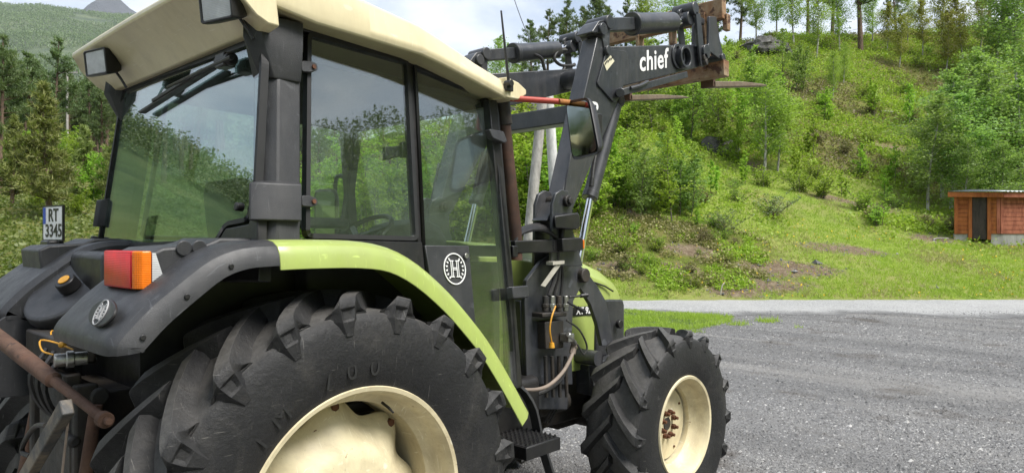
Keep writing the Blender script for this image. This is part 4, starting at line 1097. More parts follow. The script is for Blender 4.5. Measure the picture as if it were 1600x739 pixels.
for k in range(3):
    MB().tube(bez([ly(868 + 7 * k, 600, -.5), ly(866 + 4 * k, 630, -.5), ly(850 + 4 * k, 660, -.45)], 10), .005, 6).build('wire_lead', M_HOSE, T)
# left-hand tilt hoses
for k in range(2):
    q = lambda px, py: aty(px, py, .5)
    MB().tube(bez([q(832, 84), q(846, 92), q(852, 112), q(862, 124), q(875, 118), q(882, 106)] if k == 0 else [q(885, 79), q(872, 80), q(866, 92), q(876, 102), q(892, 103), q(898, 101)], 20), .014, 8).build('hydraulic_hose', M_HOSE, T)

# ------------------------------------------------------------------ pallet fork held by the loader
fork = empty('pallet_fork', (3.75, 0, 2.95))
tag(fork, 'rusty pallet fork frame with two steel tines held up by the front loader', 'pallet fork')
def fpart(b, name, mat, **k):
    o = b.build(name, mat, None, **k)
    o.parent = fork; o.matrix_parent_inverse = Matrix.Translation(-fork.location)
    return o
yA, yB = -.62, .62
g0 = aty(1128, 108, yA)
fx, fz = g0.x, g0.z
print('FORK', g0)
fpart(MB().box((fx, 0, fz), (.09, 1.32, .13)), 'lower_bar', M_RUSTPAINT, bevel=.006)
fpart(MB().box((fx - .04, 0, fz + .46), (.07, 1.32, .16)), 'upper_bar', M_RUSTPAINT, bevel=.006)
for y in (-.5, .5, 0.12, -.2):
    fpart(MB().bar((fx - .01, y, fz), (fx - .05, y, fz + .46), .03, .09, (1, 0, 0)), 'upright', M_RUSTPAINT, bevel=.004)
fpart(MB().box((fx + .0, -.66, fz + .36), (.06, .04, .13)), 'end_stop', M_RUSTPAINT, bevel=.006)
for y in (-.47, .33):
    b = MB()
    d = Vector((1, 0, .17)).normalized(); o0 = Vector((fx + .06, y, fz - .12))
    u_ = Vector((-.17, 0, 1)).normalized()
    def sec(p, w, h): return [p + Vector((0, -w / 2, 0)), p + Vector((0, w / 2, 0)), p + Vector((0, w / 2, 0)) + u_ * h, p + Vector((0, -w / 2, 0)) + u_ * h]
    b.loft([sec(o0, .11, .045), sec(o0 + d * .5, .11, .042), sec(o0 + d * .95, .10, .02), sec(o0 + d * 1.1, .06, .008)])
    fpart(b, 'tine', M_TINE, bevel=.004)
    fpart(MB().bar(o0 + Vector((0, 0, 0)), o0 + Vector((-.02, 0, .34)), .11, .05, (1, 0, 0)), 'tine_heel', M_RUST, bevel=.006)
# ================================================================== THE PLACE
def azc(px): return math.degrees(math.atan2(px - 800, 1100))
AZ = np.array([azc(p) for p in (-400, 0, 200, 500, 770, 1000, 1200, 1400, 1600, 2000)])
VN = np.array([0, 21.3, 25, 28, 34, 40, 50, 60, 80, 140, 300, 500, 700, 1000.])
ZT = np.array([
    [0, 0, .6, 1.2, 2.0, 3.0, 5.0, 7.0, 11, 17, 26, 32, 36, 40],
    [0, 0, .6, 1.2, 2.0, 3.0, 5.0, 7.0, 10, 16, 25, 32, 36, 40],
    [0, 0, .8, 1.5, 2.5, 3.5, 5.5, 7.5, 11, 16, 25, 32, 36, 40],
    [0, 0, 1.4, 2.4, 3.6, 4.8, 7.0, 9.0, 12, 16, 22, 28, 32, 36],
    [0, 0, 1.9, 3.0, 4.7, 6.6, 10, 12.6, 13, 12, 12, 14, 16, 18],
    [0, 0, 2.1, 3.6, 6.2, 8.8, 13, 16.4, 17, 15, 12, 12, 12, 12],
    [0, 0, 1.4, 2.5, 4.7, 8.0, 14, 19.4, 20, 18, 14, 12, 12, 12],
    [0, 0, 1.1, 1.8, 3.6, 7.4, 13.6, 19.8, 20.8, 19, 15, 12, 12, 12],
    [0, 0, 1.0, 1.72, 3.4, 7.2, 14, 20.6, 22, 20, 16, 12, 12, 12],
    [0, 0, 1.0, 1.7, 3.4, 7.0, 14, 21, 24, 26, 30, 40, 50, 60]])
def vroad(u): return 21.05 + 0.055 * np.clip(u, -40, 30) + 0.25 * np.sin(np.asarray(u) * 0.21 + 1.0)
# steep sides of the valley outside the frame: height reached and where the foot lies
A_OUT = np.array([-180, -150, -120, -95, -80, -74, -68, -62, -50, 50, 62, 75, 90, 105, 120, 150, 180.])
H_OUT = np.array([50, 45, 36, 26, 20, 30, 40, 46, 52, 60, 72, 86, 100, 102, 92, 70, 50.])
def fnoise(x, y, s, seed=0.0):
    x = np.asarray(x) * s; y = np.asarray(y) * s
    out = np.zeros_like(x, dtype=float); amp = 1.0
    for k in range(4):
        a = 1.7 * k + seed
        xr = x * math.cos(a) - y * math.sin(a); yr = x * math.sin(a) + y * math.cos(a)
        out += amp * (np.sin(xr + 1.3 * np.sin(yr * .7 + a)) * np.cos(yr * 1.1 + .8 * np.sin(xr * .9 - a)))
        amp *= .55; x = x * 1.93; y = y * 1.93
    return out
def height(u, v):
    u = np.asarray(u, dtype=float); v = np.asarray(v, dtype=float)
    az = np.degrees(np.arctan2(u, v)); r = np.hypot(u, v)
    # table lookup
    ai = np.interp(az, AZ, np.arange(len(AZ))); i0 = np.clip(ai.astype(int), 0, len(AZ) - 2); fa = ai - i0
    vv = np.clip(v - (vroad(u) - 21.3), 0, 1000)
    vi = np.interp(vv, VN, np.arange(len(VN))); j0 = np.clip(vi.astype(int), 0, len(VN) - 2); fv = vi - j0
    zin = (ZT[i0, j0] * (1 - fa) * (1 - fv) + ZT[i0 + 1, j0] * fa * (1 - fv) + ZT[i0, j0 + 1] * (1 - fa) * fv + ZT[i0 + 1, j0 + 1] * fa * fv)
    bumpy = np.clip((vv - 21.8) / 10, 0, 1)
    zin = zin + bumpy * (0.16 * fnoise(u, v, .55) + 0.30 * fnoise(u, v, .17, 2.0)) * np.clip(30 / np.maximum(vv, 30) + .6, 0, 1) * np.clip(.35 + (vv - 28) / 10, .3, 1)
    zin = zin + np.clip((vv - 150) / 200, 0, 1) * 3.5 * fnoise(u, v, .012, 1.0)
    H = np.interp(az, A_OUT, H_OUT)
    t = np.clip((r - 55) / 210, 0, 1)
    zo = H * (t * t * (3 - 2 * t)) * (1 + .12 * fnoise(u, v, .03, 3.0) * t) + np.clip((r - 30) / 40, 0, 1) * (1.5 + .5 * fnoise(u, v, .2))
    w = np.clip((np.abs(az) - 46) / 12, 0, 1)
    flatm = np.clip((r - 26) / 10, 0, 1)
    z = zin * (1 - w) + zo * w
    return np.where(vv <= 21.3, np.where(w > 0, zo * w, 0), z)
def ground(u, v):
    return uv(u, v, float(height(np.array([u]), np.array([v]))[0]))
def pv(px, v):
    """a spot on the ground at a compass bearing (given by picture column) and a distance"""
    return ground((px - CX) / FPX * v, v)

# ---- materials of the ground
def ground_mat():
    m = nmat('hillside_turf'); out = N(m, 'ShaderNodeOutputMaterial'); p = N(m, 'ShaderNodeBsdfPrincipled')
    tc = N(m, 'ShaderNodeTexCoord').outputs['Object']
    at = N(m, 'ShaderNodeAttribute'); at.attribute_name = 'zone'
    sp_ = N(m, 'ShaderNodeSeparateColor'); LK(m, at.outputs['Color'], sp_.inputs[0])
    g = ramp(m, noise(m, tc, 1.3, 8, .7, .4), [(.3, (.13, .19, .03)), (.5, (.20, .27, .045)), (.7, (.30, .33, .08))])
    g = mixc(m, ramp(m, noise(m, tc, .45, 5, .6), [(.45, 0.), (.65, .6)]), g, (.28, .25, .11))
    heath = ramp(m, noise(m, tc, 2.2, 8, .75, .5), [(.3, (.07, .085, .02)), (.48, (.13, .155, .032)), (.62, (.18, .15, .06)), (.75, (.22, .25, .045))])
    dirt = ramp(m, noise(m, tc, 6, 8, .8, .3), [(.3, (.075, .052, .035)), (.5, (.18, .135, .09)), (.72, (.32, .265, .19))])
    vr = N(m, 'ShaderNodeTexVoronoi'); vr.inputs['Scale'].default_value = 7; LK(m, tc, vr.inputs['Vector'])
    brk = noise(m, tc, 2.6, 6, .8)
    def edge(ch, lo=.40, hi=.75):
        a = N(m, 'ShaderNodeMath', operation='ADD'); LK(m, sp_.outputs[ch], a.inputs[0])
        s = N(m, 'ShaderNodeMath', operation='SUBTRACT'); LK(m, brk, s.inputs[0]); s.inputs[1].default_value = .5
        LK(m, s.outputs[0], a.inputs[1])
        return ramp(m, a.outputs[0], [(lo, 0.), (hi, 1.)])
    c = mixc(m, edge(1), g, heath)
    c = mixc(m, edge(0), c, dirt)
    far = ramp(m, noise(m, tc, .05, 10, .75), [(.3, (.04, .065, .03)), (.5, (.075, .11, .045)), (.7, (.13, .16, .07))])
    c = mixc(m, sp_.outputs[2], c, far)
    LK(m, c, p.inputs['Base Color']); p.inputs['Roughness'].default_value = .95
    p.inputs['Specular IOR Level'].default_value = .15
    LK(m, bump(m, noise(m, tc, 5, 8, .8), .9, .12), p.inputs['Normal'])
    LK(m, p.outputs[0], out.inputs['Surface'])
    return m
M_HILL = ground_mat()
def patches(m, tc, c, k=1.0):
    """worn lanes, damp and muddy patches shared by the yard and the stones lying on it"""
    lane = N(m, 'ShaderNodeMapping'); lane.inputs['Rotation'].default_value = (0, 0, -YAW + R(8)); lane.inputs['Scale'].default_value = (.9, .10, 1); LK(m, tc, lane.inputs['Vector'])
    c = mixc(m, ramp(m, noise(m, lane.outputs[0], .55, 5, .6, .5), [(.42, .48), (.54, 0.)]), c, (.070, .069, .070))
    c = mixc(m, ramp(m, noise(m, lane.outputs[0], .9, 6, .65, .4), [(.51, 0.), (.68, .5)]), c, (.27, .26, .245))
    c = mixc(m, ramp(m, noise(m, tc, .8, 6, .7, .3), [(.57, 0.), (.66, .65)]), c, (.062, .050, .040))
    c = mixc(m, ramp(m, noise(m, tc, 2.2, 5, .7), [(.58, 0.), (.75, .3)]), c, (.16, .145, .12))
    return c
def gravel_mat(name, base, light, stain=True):
    m = nmat(name); out = N(m, 'ShaderNodeOutputMaterial'); p = N(m, 'ShaderNodeBsdfPrincipled')
    tc = N(m, 'ShaderNodeTexCoord').outputs['Object']
    vr = N(m, 'ShaderNodeTexVoronoi'); vr.inputs['Scale'].default_value = 36; LK(m, tc, vr.inputs['Vector'])
    v2 = N(m, 'ShaderNodeTexVoronoi'); v2.inputs['Scale'].default_value = 120; LK(m, tc, v2.inputs['Vector'])
    st = N(m, 'ShaderNodeSeparateColor'); LK(m, vr.outputs['Color'], st.inputs[0])
    st2 = N(m, 'ShaderNodeSeparateColor'); LK(m, v2.outputs['Color'], st2.inputs[0])
    k = [x * 1.0 for x in base]
    c = ramp(m, st.outputs[0], [(0, [x * .5 for x in k]), (.5, k), (.85, [x * 1.3 for x in k]), (1, [x * 2.0 for x in k])])
    c2 = ramp(m, st2.outputs[0], [(0, [x * .5 for x in k]), (.6, k), (1, [x * 1.9 for x in k])])
    c = mixc(m, .35, c, c2)
    c = mixc(m, ramp(m, noise(m, tc, .35, 7, .65, .8), [(.42, 0.), (.68, .5)]), c, light)          # fine worn-in lanes
    if stain:
        c = patches(m, tc, c)
    if not stain:     # the pale road surface thins out into the yard gravel along its near edge
        at = N(m, 'ShaderNodeAttribute'); at.attribute_name = 'edge'
        ad = N(m, 'ShaderNodeMath', operation='ADD'); LK(m, at.outputs['Fac'], ad.inputs[0])
        sb_ = N(m, 'ShaderNodeMath', operation='MULTIPLY_ADD'); LK(m, noise(m, tc, 1.6, 8, .8), sb_.inputs[0]); sb_.inputs[1].default_value = 1.6; sb_.inputs[2].default_value = -.8
        LK(m, sb_.outputs[0], ad.inputs[1])
        c = mixc(m, ramp(m, ad.outputs[0], [(.25, 0.), (.8, 1.)]), c, (.135, .134, .135))
    LK(m, c, p.inputs['Base Color']); p.inputs['Roughness'].default_value = .85
    mixh = mixc(m, .4, vr.outputs['Distance'], v2.outputs['Distance'])
    LK(m, bump(m, mixh, .8, -.02), p.inputs['Normal'])
    LK(m, p.outputs[0], out.inputs['Surface'])
    return m
M_GRAVEL = gravel_mat('yard_gravel', (.140, .139, .140), (.24, .235, .225))
M_ROAD = gravel_mat('road_gravel', (.30, .30, .298), (.40, .395, .385), stain=False)

# ---- zones of bare soil and heath on the bank: bearing column, distance, half sizes
DIRT = [(1335, 32.4, 2.6, 1.1), (1010, 23.2, 2.6, .6), (1235, 24.0, 2.4, .9), (1320, 26.2, 2.2, .8), (1200, 22.6, 2.0, .6), (1150, 22.0, 1.6, .4), (1455, 28.4, 1.4, .7), (990, 27.0, .9, .6), (1465, 22.8, .7, .25), (1080, 24.6, 1.4, .6), (1395, 41, 1.5, .8), (1180, 36, 1.2, .7)]
HEATH = [(1040, 24.5, 4.2, 2.2), (1120, 25.4, 2.4, 1.4), (960, 25, 3, 2), (1440, 29.8, 1.8, .9)]
def zones(u, v):
    d = np.zeros_like(u); h = np.clip((v - 34.5) / 3, 0, 1)
    h = np.maximum(h, np.clip((2.0 - u) / 3, 0, 1) * np.clip((v - 22) / 3, 0, 1))
    for px, vc, su, sv in DIRT:
        q = ((u - (px - CX) / FPX * vc) / su) ** 2 + ((v - vc) / sv) ** 2
        d = np.maximum(d, np.clip(1.05 - q * .8, 0, 1))
    for px, vc, su, sv in HEATH:
        q = ((u - (px - CX) / FPX * vc) / su) ** 2 + ((v - vc) / sv) ** 2
        h = np.maximum(h, np.clip(1.3 - q * .8, 0, 1))
    return d, h
az_list = np.concatenate([np.arange(-180, -52, 3), np.arange(-52, 52, .6), np.arange(52, 180, 3)])
rr_ = 14 * (1010 / 14) ** np.linspace(0, 1, 190)
A, RR = np.meshgrid(np.radians(az_list), rr_, indexing='ij')
U, V = RR * np.sin(A), RR * np.cos(A)
Z = height(U, V)
flat = (np.abs(Z) < 1e-9)
Z = np.where(flat, -.06, Z)
X = CAM.x + RT.x * U + FW.x * V; Y = CAM.y + RT.y * U + FW.y * V
na, nr_ = A.shape
idx = np.arange(na * nr_).reshape(na, nr_)
i1 = np.roll(idx, -1, axis=0)
faces = np.stack([idx[:, :-1], idx[:, 1:], i1[:, 1:], i1[:, :-1]], -1).reshape(-1, 4)
hill = npmesh('hillside', np.stack([X, Y, Z], -1).reshape(-1, 3), faces[:, ::-1], M_HILL, smooth=True)
dz, hz_ = zones(U.ravel(), V.ravel())
fz_ = np.clip((RR.ravel() - 75) / 60, 0, 1)
ca = hill.data.color_attributes.new('zone', 'FLOAT_COLOR', 'POINT')
ca.data.foreach_set('color', np.stack([dz, hz_, fz_, np.ones_like(dz)], -1).astype(np.float32).ravel())
tag(hill, kind='structure')
# ---- yard and road
us = np.linspace(-70, 70, 281)
top_e = vroad(us) + .25
vs_ = [uv(u, v, 0) for u, v in zip(us, top_e)] + [uv(u, -60, 0) for u in us]
nn = len(us)
yd_ = MB().add(vs_, [(i, i + 1, nn + i + 1, nn + i) for i in range(nn - 1)]).build('gravel_yard', M_GRAVEL, smooth=0)
tag(yd_, kind='structure')
near_e = 16.9 - .02 * us + .18 * np.sin(us * 1.3) + .12 * np.sin(us * 3.1 + 1) + .08 * np.sin(us * 7.3)
far_e = vroad(us) + .06 * np.sin(us * 4.1) + .05 * np.sin(us * 9.7)
near_e = np.where(us > 0, 18.7 - .10 * np.clip(us, 0, 30), 18.7) + .25 * np.sin(us * .9) + .22 * np.sin(us * 2.1 + 1) + .18 * np.sin(us * 5.3) + .12 * np.sin(us * 11.3)
near_e = near_e - .7
mid_e = near_e + 1.5
rd_ = MB().add([uv(u, v, .006) for u, v in zip(us, far_e)] + [uv(u, v, .006) for u, v in zip(us, mid_e)] + [uv(u, v, .006) for u, v in zip(us, near_e)],
               [(i, i + 1, nn + i + 1, nn + i) for i in range(nn - 1)] + [(nn + i, nn + i + 1, 2 * nn + i + 1, 2 * nn + i) for i in range(nn - 1)]).build('road', M_ROAD, smooth=0)
ea = rd_.data.attributes.new('edge', 'FLOAT', 'POINT')
ctr = np.array([v.co[:] for v in rd_.data.vertices]); vv_ = (ctr[:, 0] - CAM.x) * FW.x + (ctr[:, 1] - CAM.y) * FW.y; uu_ = (ctr[:, 0] - CAM.x) * RT.x + (ctr[:, 1] - CAM.y) * RT.y
ea.data.foreach_set('value', (vv_ < np.interp(uu_, us, near_e) + .75).astype(np.float32))
tag(rd_, kind='structure')

# ---- foliage materials
M_PINE = leafmat('pine_needles', (.042, .072, .028), (.150, .200, .072), .25, .6)
M_PINEY = leafmat('young_pine_needles', (.11, .14, .035), (.25, .28, .08), .25, .6)
M_BIRCH = leafmat('birch_leaves', (.19, .30, .05), (.38, .52, .10), .58)
M_BIRCHB = leafmat('bluish_birch_leaves', (.15, .26, .07), (.32, .46, .13), .55)  # second birch foliage colour, a slightly darker and bluer green
M_BUSH = leafmat('spring_bush_leaves', (.21, .34, .035), (.42, .60, .07), .58)
M_OLIVE = leafmat('bronze_leaves', (.16, .15, .03), (.34, .29, .07), .4)
M_WILLOW = leafmat('willow_leaves', (.14, .20, .09), (.27, .35, .17), .35)
M_GRASS = leafmat('grass_blades', (.23, .33, .035), (.45, .56, .08), .5, nscale=.4)
M_DRYGRASS = leafmat('dry_grass', (.28, .25, .10), (.50, .44, .20), .4, nscale=.4)
M_BLUEB = leafmat('bilberry_leaves', (.17, .28, .025), (.39, .50, .055), .5, nscale=.3)
M_UNDER = leafmat('undergrowth_leaves', (.06, .09, .022), (.17, .20, .05), .3, nscale=.3)
M_HEATHER = leafmat('heather_sprigs', (.13, .11, .05), (.28, .23, .10), .25, nscale=.4)
M_FAR = leafmat('far_forest_leaves', (.045, .075, .035), (.19, .25, .10), .25, nscale=.02, tone=True)
def bark(name, a, b_, sc=9):
    m = nmat(name); out = N(m, 'ShaderNodeOutputMaterial'); p = N(m, 'ShaderNodeBsdfPrincipled')
    tc = N(m, 'ShaderNodeTexCoord').outputs['Object']
    mp = N(m, 'ShaderNodeMapping'); mp.inputs['Scale'].default_value = (1, 1, .35); LK(m, tc, mp.inputs['Vector'])
    n1 = noise(m, mp.outputs[0], sc, 6, .7)
    LK(m, ramp(m, n1, [(.38, a), (.6, b_)]), p.inputs['Base Color']); p.inputs['Roughness'].default_value = .9
    LK(m, bump(m, n1, .6, .02), p.inputs['Normal']); LK(m, p.outputs[0], out.inputs['Surface'])
    return m
M_PBARK = bark('pine_bark', (.07, .05, .038), (.19, .125, .085))
M_TWIG = bark('twig_bark', (.06, .05, .04), (.15, .13, .11), 9)
M_BBARK = bark('birch_bark', (.12, .11, .10), (.52, .50, .46), 6)

# ---- plant builders (numpy)
def tri_leaves(P, D, length, width, g):
    """one slim triangle per point, along D"""
    n = len(P); s = np.cross(D, g.normal(size=(n, 3))); s /= np.linalg.norm(s, axis=1, keepdims=True) + 1e-9
    w = (width * g.uniform(.7, 1.3, n))[:, None]; l = (length * g.uniform(.6, 1.2, n))[:, None]
    return np.stack([P - s * w * .5, P + s * w * .5, P + D * l], 1).reshape(-1, 3), np.arange(3 * n).reshape(-1, 3)
def quad_leaves(P, size, g, flat=.5):
    n = len(P); a = g.normal(size=(n, 3)); a[:, 2] *= flat; a /= np.linalg.norm(a, axis=1, keepdims=True) + 1e-9
    b = np.cross(a, g.normal(size=(n, 3))); b /= np.linalg.norm(b, axis=1, keepdims=True) + 1e-9
    s = (size * g.uniform(.6, 1.35, n))[:, None]
    return np.stack([P - a * s * .55, P + b * s * .36, P + a * s * .55, P - b * s * .36], 1).reshape(-1, 3), np.arange(4 * n).reshape(-1, 4)
def make_tree(kind, seed, h):
    """returns (trunk mesh, crown mesh); base at the origin"""
    g = np.random.default_rng(seed); b = MB(); P = []; D = []
    lean = g.normal(size=2) * .025 * h
    def axis(t): return np.array([lean[0] * t * t + .02 * h * math.sin(3 * t + seed), lean[1] * t * t + .02 * h * math.cos(2.3 * t + seed), h * t]) - np.array([.02 * h * math.sin(seed), .02 * h * math.cos(seed), 0])
    if kind in ('pine', 'youngpine'):
        young = kind == 'youngpine'
        r0 = .018 * h + .03
        b.tube([axis(t) - np.array([0, 0, .3 if t == 0 else 0]) for t in np.linspace(0, .97, 9)], [r0 * (1 - .9 * t) for t in np.linspace(0, 1, 9)], 7)
        t = .16 if young else g.uniform(.34, .46)
        while t < .985:
            prof = (1 - t) ** .8 * 1.5 + .10 if young else (.55 + .75 * math.sin(math.pi * min(1, (t - .25) / .7))) * (1.0 - .55 * max(0, t - .6) / .4)
            L_ = (.17 if young else .145) * h * prof
            for k in range(int(g.integers(3, 6))):
                if g.uniform() < .10: continue
                an = g.uniform(0, 2 * math.pi); el = g.uniform(-.1, .45) + (t * .5)
                l = L_ * g.uniform(.55, 1.2)
                d = np.array([math.cos(an) * math.cos(el), math.sin(an) * math.cos(el), math.sin(el)])
                o = axis(t); e = o + d * l; mid = o + d * l * .5 - np.array([0, 0, .06 * l])
                b.tube([o, mid, e], [.011 * h * (1 - t) * .6 + .012, .014, .006], 4)
                nt = int(4 + l * 9)
                for q in g.uniform(.28, 1.03, nt):
                    c = o + (e - o) * q + g.normal(size=3) * np.array([.13, .13, .07]) * l * .75
                    m_ = 9
                    dd = g.normal(size=(m_, 3)) * .8 + d * .45 + np.array([0, 0, .55]); dd /= np.linalg.norm(dd, axis=1, keepdims=True)
                    P.append(c + g.normal(size=(m_, 3)) * .05); D.append(dd)
            t += g.uniform(.028, .052) * (.8 if young else 1)
        if not young:
            for k in range(6):        # dead lower snags
                tt = g.uniform(.15, .42); an = g.uniform(0, 6.28); o = axis(tt)
                b.tube([o, o + np.array([math.cos(an), math.sin(an), -.1]) * h * .07], [.016, .005], 4)
        P = np.concatenate(P); D = np.concatenate(D)
        vf = tri_leaves(P, D, .27, .062, g)
    else:
        stems = {'birch': 1, 'bush': int(g.integers(6, 9)), 'sapling': 2, 'lowbush': 11, 'shrubbirch': 3}[kind]
        for s in range(stems):
            sx = g.normal(size=2) * (0.09 if stems > 1 else 0) * h
            hh = h * (1 if s == 0 else g.uniform(.55, .95)); tl = g.normal(size=2) * ({'bush': .12, 'lowbush': .35}.get(kind, .04)) * h
            ax = lambda t: np.array([sx[0] + tl[0] * t + .015 * h * math.sin(5 * t + s), sx[1] + tl[1] * t + .015 * h * math.cos(4 * t + s), hh * t])
            r0 = .010 * hh + .012 if stems == 1 else .005 * hh + .008
            b.tube([ax(t) - np.array([0, 0, .25 if t == 0 else 0]) for t in np.linspace(0, 1, 8)], [r0 * (1 - .92 * t) for t in np.linspace(0, 1, 8)], 6)
            nb = int({'birch': 60, 'bush': 22, 'sapling': 18, 'lowbush': 9, 'shrubbirch': 34}[kind])
            lo = {'birch': .20, 'bush': .02, 'sapling': .15, 'lowbush': .05, 'shrubbirch': .03}[kind]
            for k in range(nb):
                t = lo + (1 - lo) * (k + g.uniform(0, 1)) / nb
                prof = math.sin(math.pi * min(1, (t - lo * .5) / (1.05 - lo * .5)) ** .8) + .12
                l = hh * {'birch': .24, 'bush': .26, 'sapling': .2, 'lowbush': .35, 'shrubbirch': .24}[kind] * prof * g.uniform(.5, 1.15)
                an = g.uniform(0, 6.28); el = g.uniform(.25, 1.0)
                d = np.array([math.cos(an) * math.cos(el), math.sin(an) * math.cos(el), math.sin(el)])
                o = ax(t); e = o + d * l - np.array([0, 0, .12 * l])
                b.tube([o, o + d * l * .55, e], [.008 + .003 * hh * (1 - t), .007, .003], 4)
                nl = int({'birch': 40, 'bush': 24, 'sapling': 24, 'lowbush': 9, 'shrubbirch': 24}[kind] * (1 + l * 1.6))
                q = g.uniform(.15, 1.05, nl)[:, None]
                ce = o + (e - o) * q + g.normal(size=(nl, 3)) * l * np.array([.15, .15, .12])
                P.append(ce)
        P = np.concatenate(P)
        vf = quad_leaves(P, {'birch': .092, 'bush': .085, 'sapling': .075, 'lowbush': .07, 'shrubbirch': .095}[kind], g)
    return b, vf
PROTO = {}
def proto(kind, seed, h, leaf, barkm):
    b, (v, f) = make_tree(kind, seed, h)
    root = empty('tree_source'); 
    tr = b.build('trunk', barkm, root, smooth=60); cr_ = npmesh('crown', v, f, leaf, root)
    root['h'] = h; root['used'] = 0
    return root
def plant(src, name, loc, hgt, label, cat, group=None, rot=None, wide=1.0):
    s = hgt / src['h']
    if not src['used']:
        r = src; src['used'] = 1
    else:
        r = src.copy(); COL.objects.link(r)
        for ch in src.children:
            c = ch.copy(); COL.objects.link(c); c.parent = r
    r.name = name; r.location = loc; r.scale = (s * wide, s * wide, s)
    r.rotation_euler = (0, 0, rng.uniform(0, 6.28) if rot is None else rot)
    for k in ('label', 'category', 'group', 'kind'):
        if k in r: del r[k]
    tag(r, label, cat, group)
    return r
PINES = [proto('pine', 20 + k, 11.0, M_PINE, M_PBARK) for k in range(5)]
YPINES = [proto('youngpine', 40 + k, 6.0, M_PINEY, M_PBARK) for k in range(2)]
BIRCHES = [proto('birch', 60 + k, 6.0, M_BIRCH, M_BBARK) for k in range(3)]
BIRCHB = [proto('birch', 70 + k, 6.0, M_BIRCHB, M_BBARK) for k in range(3)]
BUSHES = [proto('bush', 80 + k, 3.2, M_BUSH, M_TWIG) for k in range(4)]
SHRUBS = [proto('shrubbirch', 130 + k, 4.0, (M_BIRCH, M_BUSH, M_BIRCHB)[k % 3], M_TWIG) for k in range(5)]
LOWS = [proto('lowbush', 150 + k, 1.2, (M_BUSH, M_BLUEB, M_BIRCH, M_HEATHER)[k], M_TWIG) for k in range(4)]
OLIVES = [proto('birch', 95 + k, 5.0, M_OLIVE, M_BBARK) for k in range(2)]
WILLOWS = [proto('lowbush', 100 + k, 1.6, M_WILLOW, M_PBARK) for k in range(2)]
SAPS = [proto('sapling', 110 + k, 1.6, M_BUSH, M_TWIG) for k in range(2)]
rng.seed(5)
ORD = ('leftmost', 'second from the left', 'third from the left', 'fourth from the left', 'fifth from the left', 'sixth from the left', 'seventh from the left', 'eighth from the left', 'ninth from the left', 'tenth from the left', 'eleventh from the left', 'twelfth from the left', 'thirteenth from the left')
def row(srcs, name, spots, label, cat, group, wide=1.0):
    order = sorted(range(len(spots)), key=lambda i: spots[i][0]); rank = {i: k for k, i in enumerate(order)}
    for i, (px, v, h) in enumerate(spots):
        p = pv(px, v); p.z -= .05
        lb = label
        if len(spots) <= 13:
            lb = label + ', ' + ('rightmost' if rank[i] == len(spots) - 1 else ORD[rank[i]])
        plant(srcs[i % len(srcs)], name, p, h, lb, cat, group, wide=wide)
# foreground plants that can be singled out
def one(src, name, px, v, h, label, cat, wide=1.0):
    p = pv(px, v); p.z -= .05
    return plant(src, name, p, h, label, cat, None, wide=wide)
one(BIRCHES[0], 'birch_tree', 1190, 35, 5.4, 'slim birch with two pale stems standing alone on the slope below the outcrop', 'tree', 1.25)
one(BIRCHES[1], 'birch_tree', 1213, 35.6, 4.4, 'shorter birch right beside the slim lone birch on the slope', 'tree', 1.25)
one(YPINES[0], 'pine_tree', 78, 36, 7.0, 'yellowish young pine in front of the forest behind the number plate', 'tree')
one(BUSHES[0], 'leafy_tree', 152, 42, 3.6, 'small bright yellow green tree against the dark pines beside the cab', 'tree')
one(WILLOWS[0], 'willow_bush', 1204, 29.0, 1.1, 'low grey green willow bush on the grassy slope', 'bush', 1.5)
one(WILLOWS[1], 'willow_bush', 1130, 26.6, 1.0, 'low willow bush among the brown heath', 'bush', 1.5)
row(SHRUBS, 'birch_bush', [(985, 27.2, 3.0), (1022, 27.0, 3.4), (1052, 27.4, 3.2), (1078, 28.0, 2.8), (962, 27.6, 2.6), (1000, 29, 3.2), (1036, 28.4, 3.3), (1008, 26.6, 2.6)], 'bright green bush in the clump on the bank behind the loader', 'bush', 'bush clump on the bank', 1.15)
row(BUSHES, 'birch_bush', [(806, 25, 3.6), (828, 26.5, 4.2), (852, 25.5, 4.0), (874, 27, 4.4), (898, 26.2, 4.0), (922, 28, 3.8), (840, 30, 5), (880, 31, 5), (786, 27, 4.0), (762, 26, 4.2)], 'bright green bush behind the two leaning wooden poles', 'bush', 'bushes behind the poles', 1.1)
row(BUSHES, 'birch_bush', [(480 + 24 * k, 25 + (k * 7 % 5), 2.6 + .35 * (k % 4)) for k in range(12)], 'bright green bush seen through the cab side windows', 'bush', 'bushes behind the cab', 1.15)
row(BIRCHB, 'birch_tree', [(1452, 33.0, 5.2), (1490, 34.2, 6.4), (1524, 32.6, 6.0), (1556, 34, 6.8), (1590, 33, 6.4), (1630, 34, 7), (1470, 36, 6.6), (1540, 37, 7.4), (1605, 37.5, 7.6), (1510, 31.5, 3.6), (1570, 31.2, 3.8)], 'dense green birch in the thicket behind the wooden shed', 'tree', 'thicket behind the shed', 1.35)
row(SHRUBS, 'birch_tree', [(1120, 37, 4.6), (1145, 39, 4.6), (1100, 41, 5.2), (1165, 41, 4.2), (1150, 36, 2.6), (1075, 38, 4.4), (1050, 42, 5), (1020, 40, 4.6), (990, 38, 5), (955, 38, 5), (1135, 43, 4.4), (1222, 40, 3.4), (1236, 47, 4.2)], 'light green birch on the slope below the fork tines', 'tree', 'birches on the middle slope', 1.1)
row(BIRCHES, 'birch_tree', [(1300, 46, 3.2), (1318, 50, 3.0), (1250, 50, 2.8), (1275, 55, 5.6), (1240, 58, 6.6), (1310, 57, 6.0), (1365, 59, 5), (1420, 58, 4.6), (1215, 60, 6)], 'light green birch scattered on the upper slope', 'tree', 'birches on the upper slope')
lr = random.Random(21)
row(LOWS, 'low_shrub', [(lr.uniform(930, 1640), lr.uniform(29, 58), lr.uniform(.5, 1.3)) for k in range(70)], 'low leafy shrub growing among the scrub on the slope', 'shrub', 'low shrubs on the slope', 1.3)
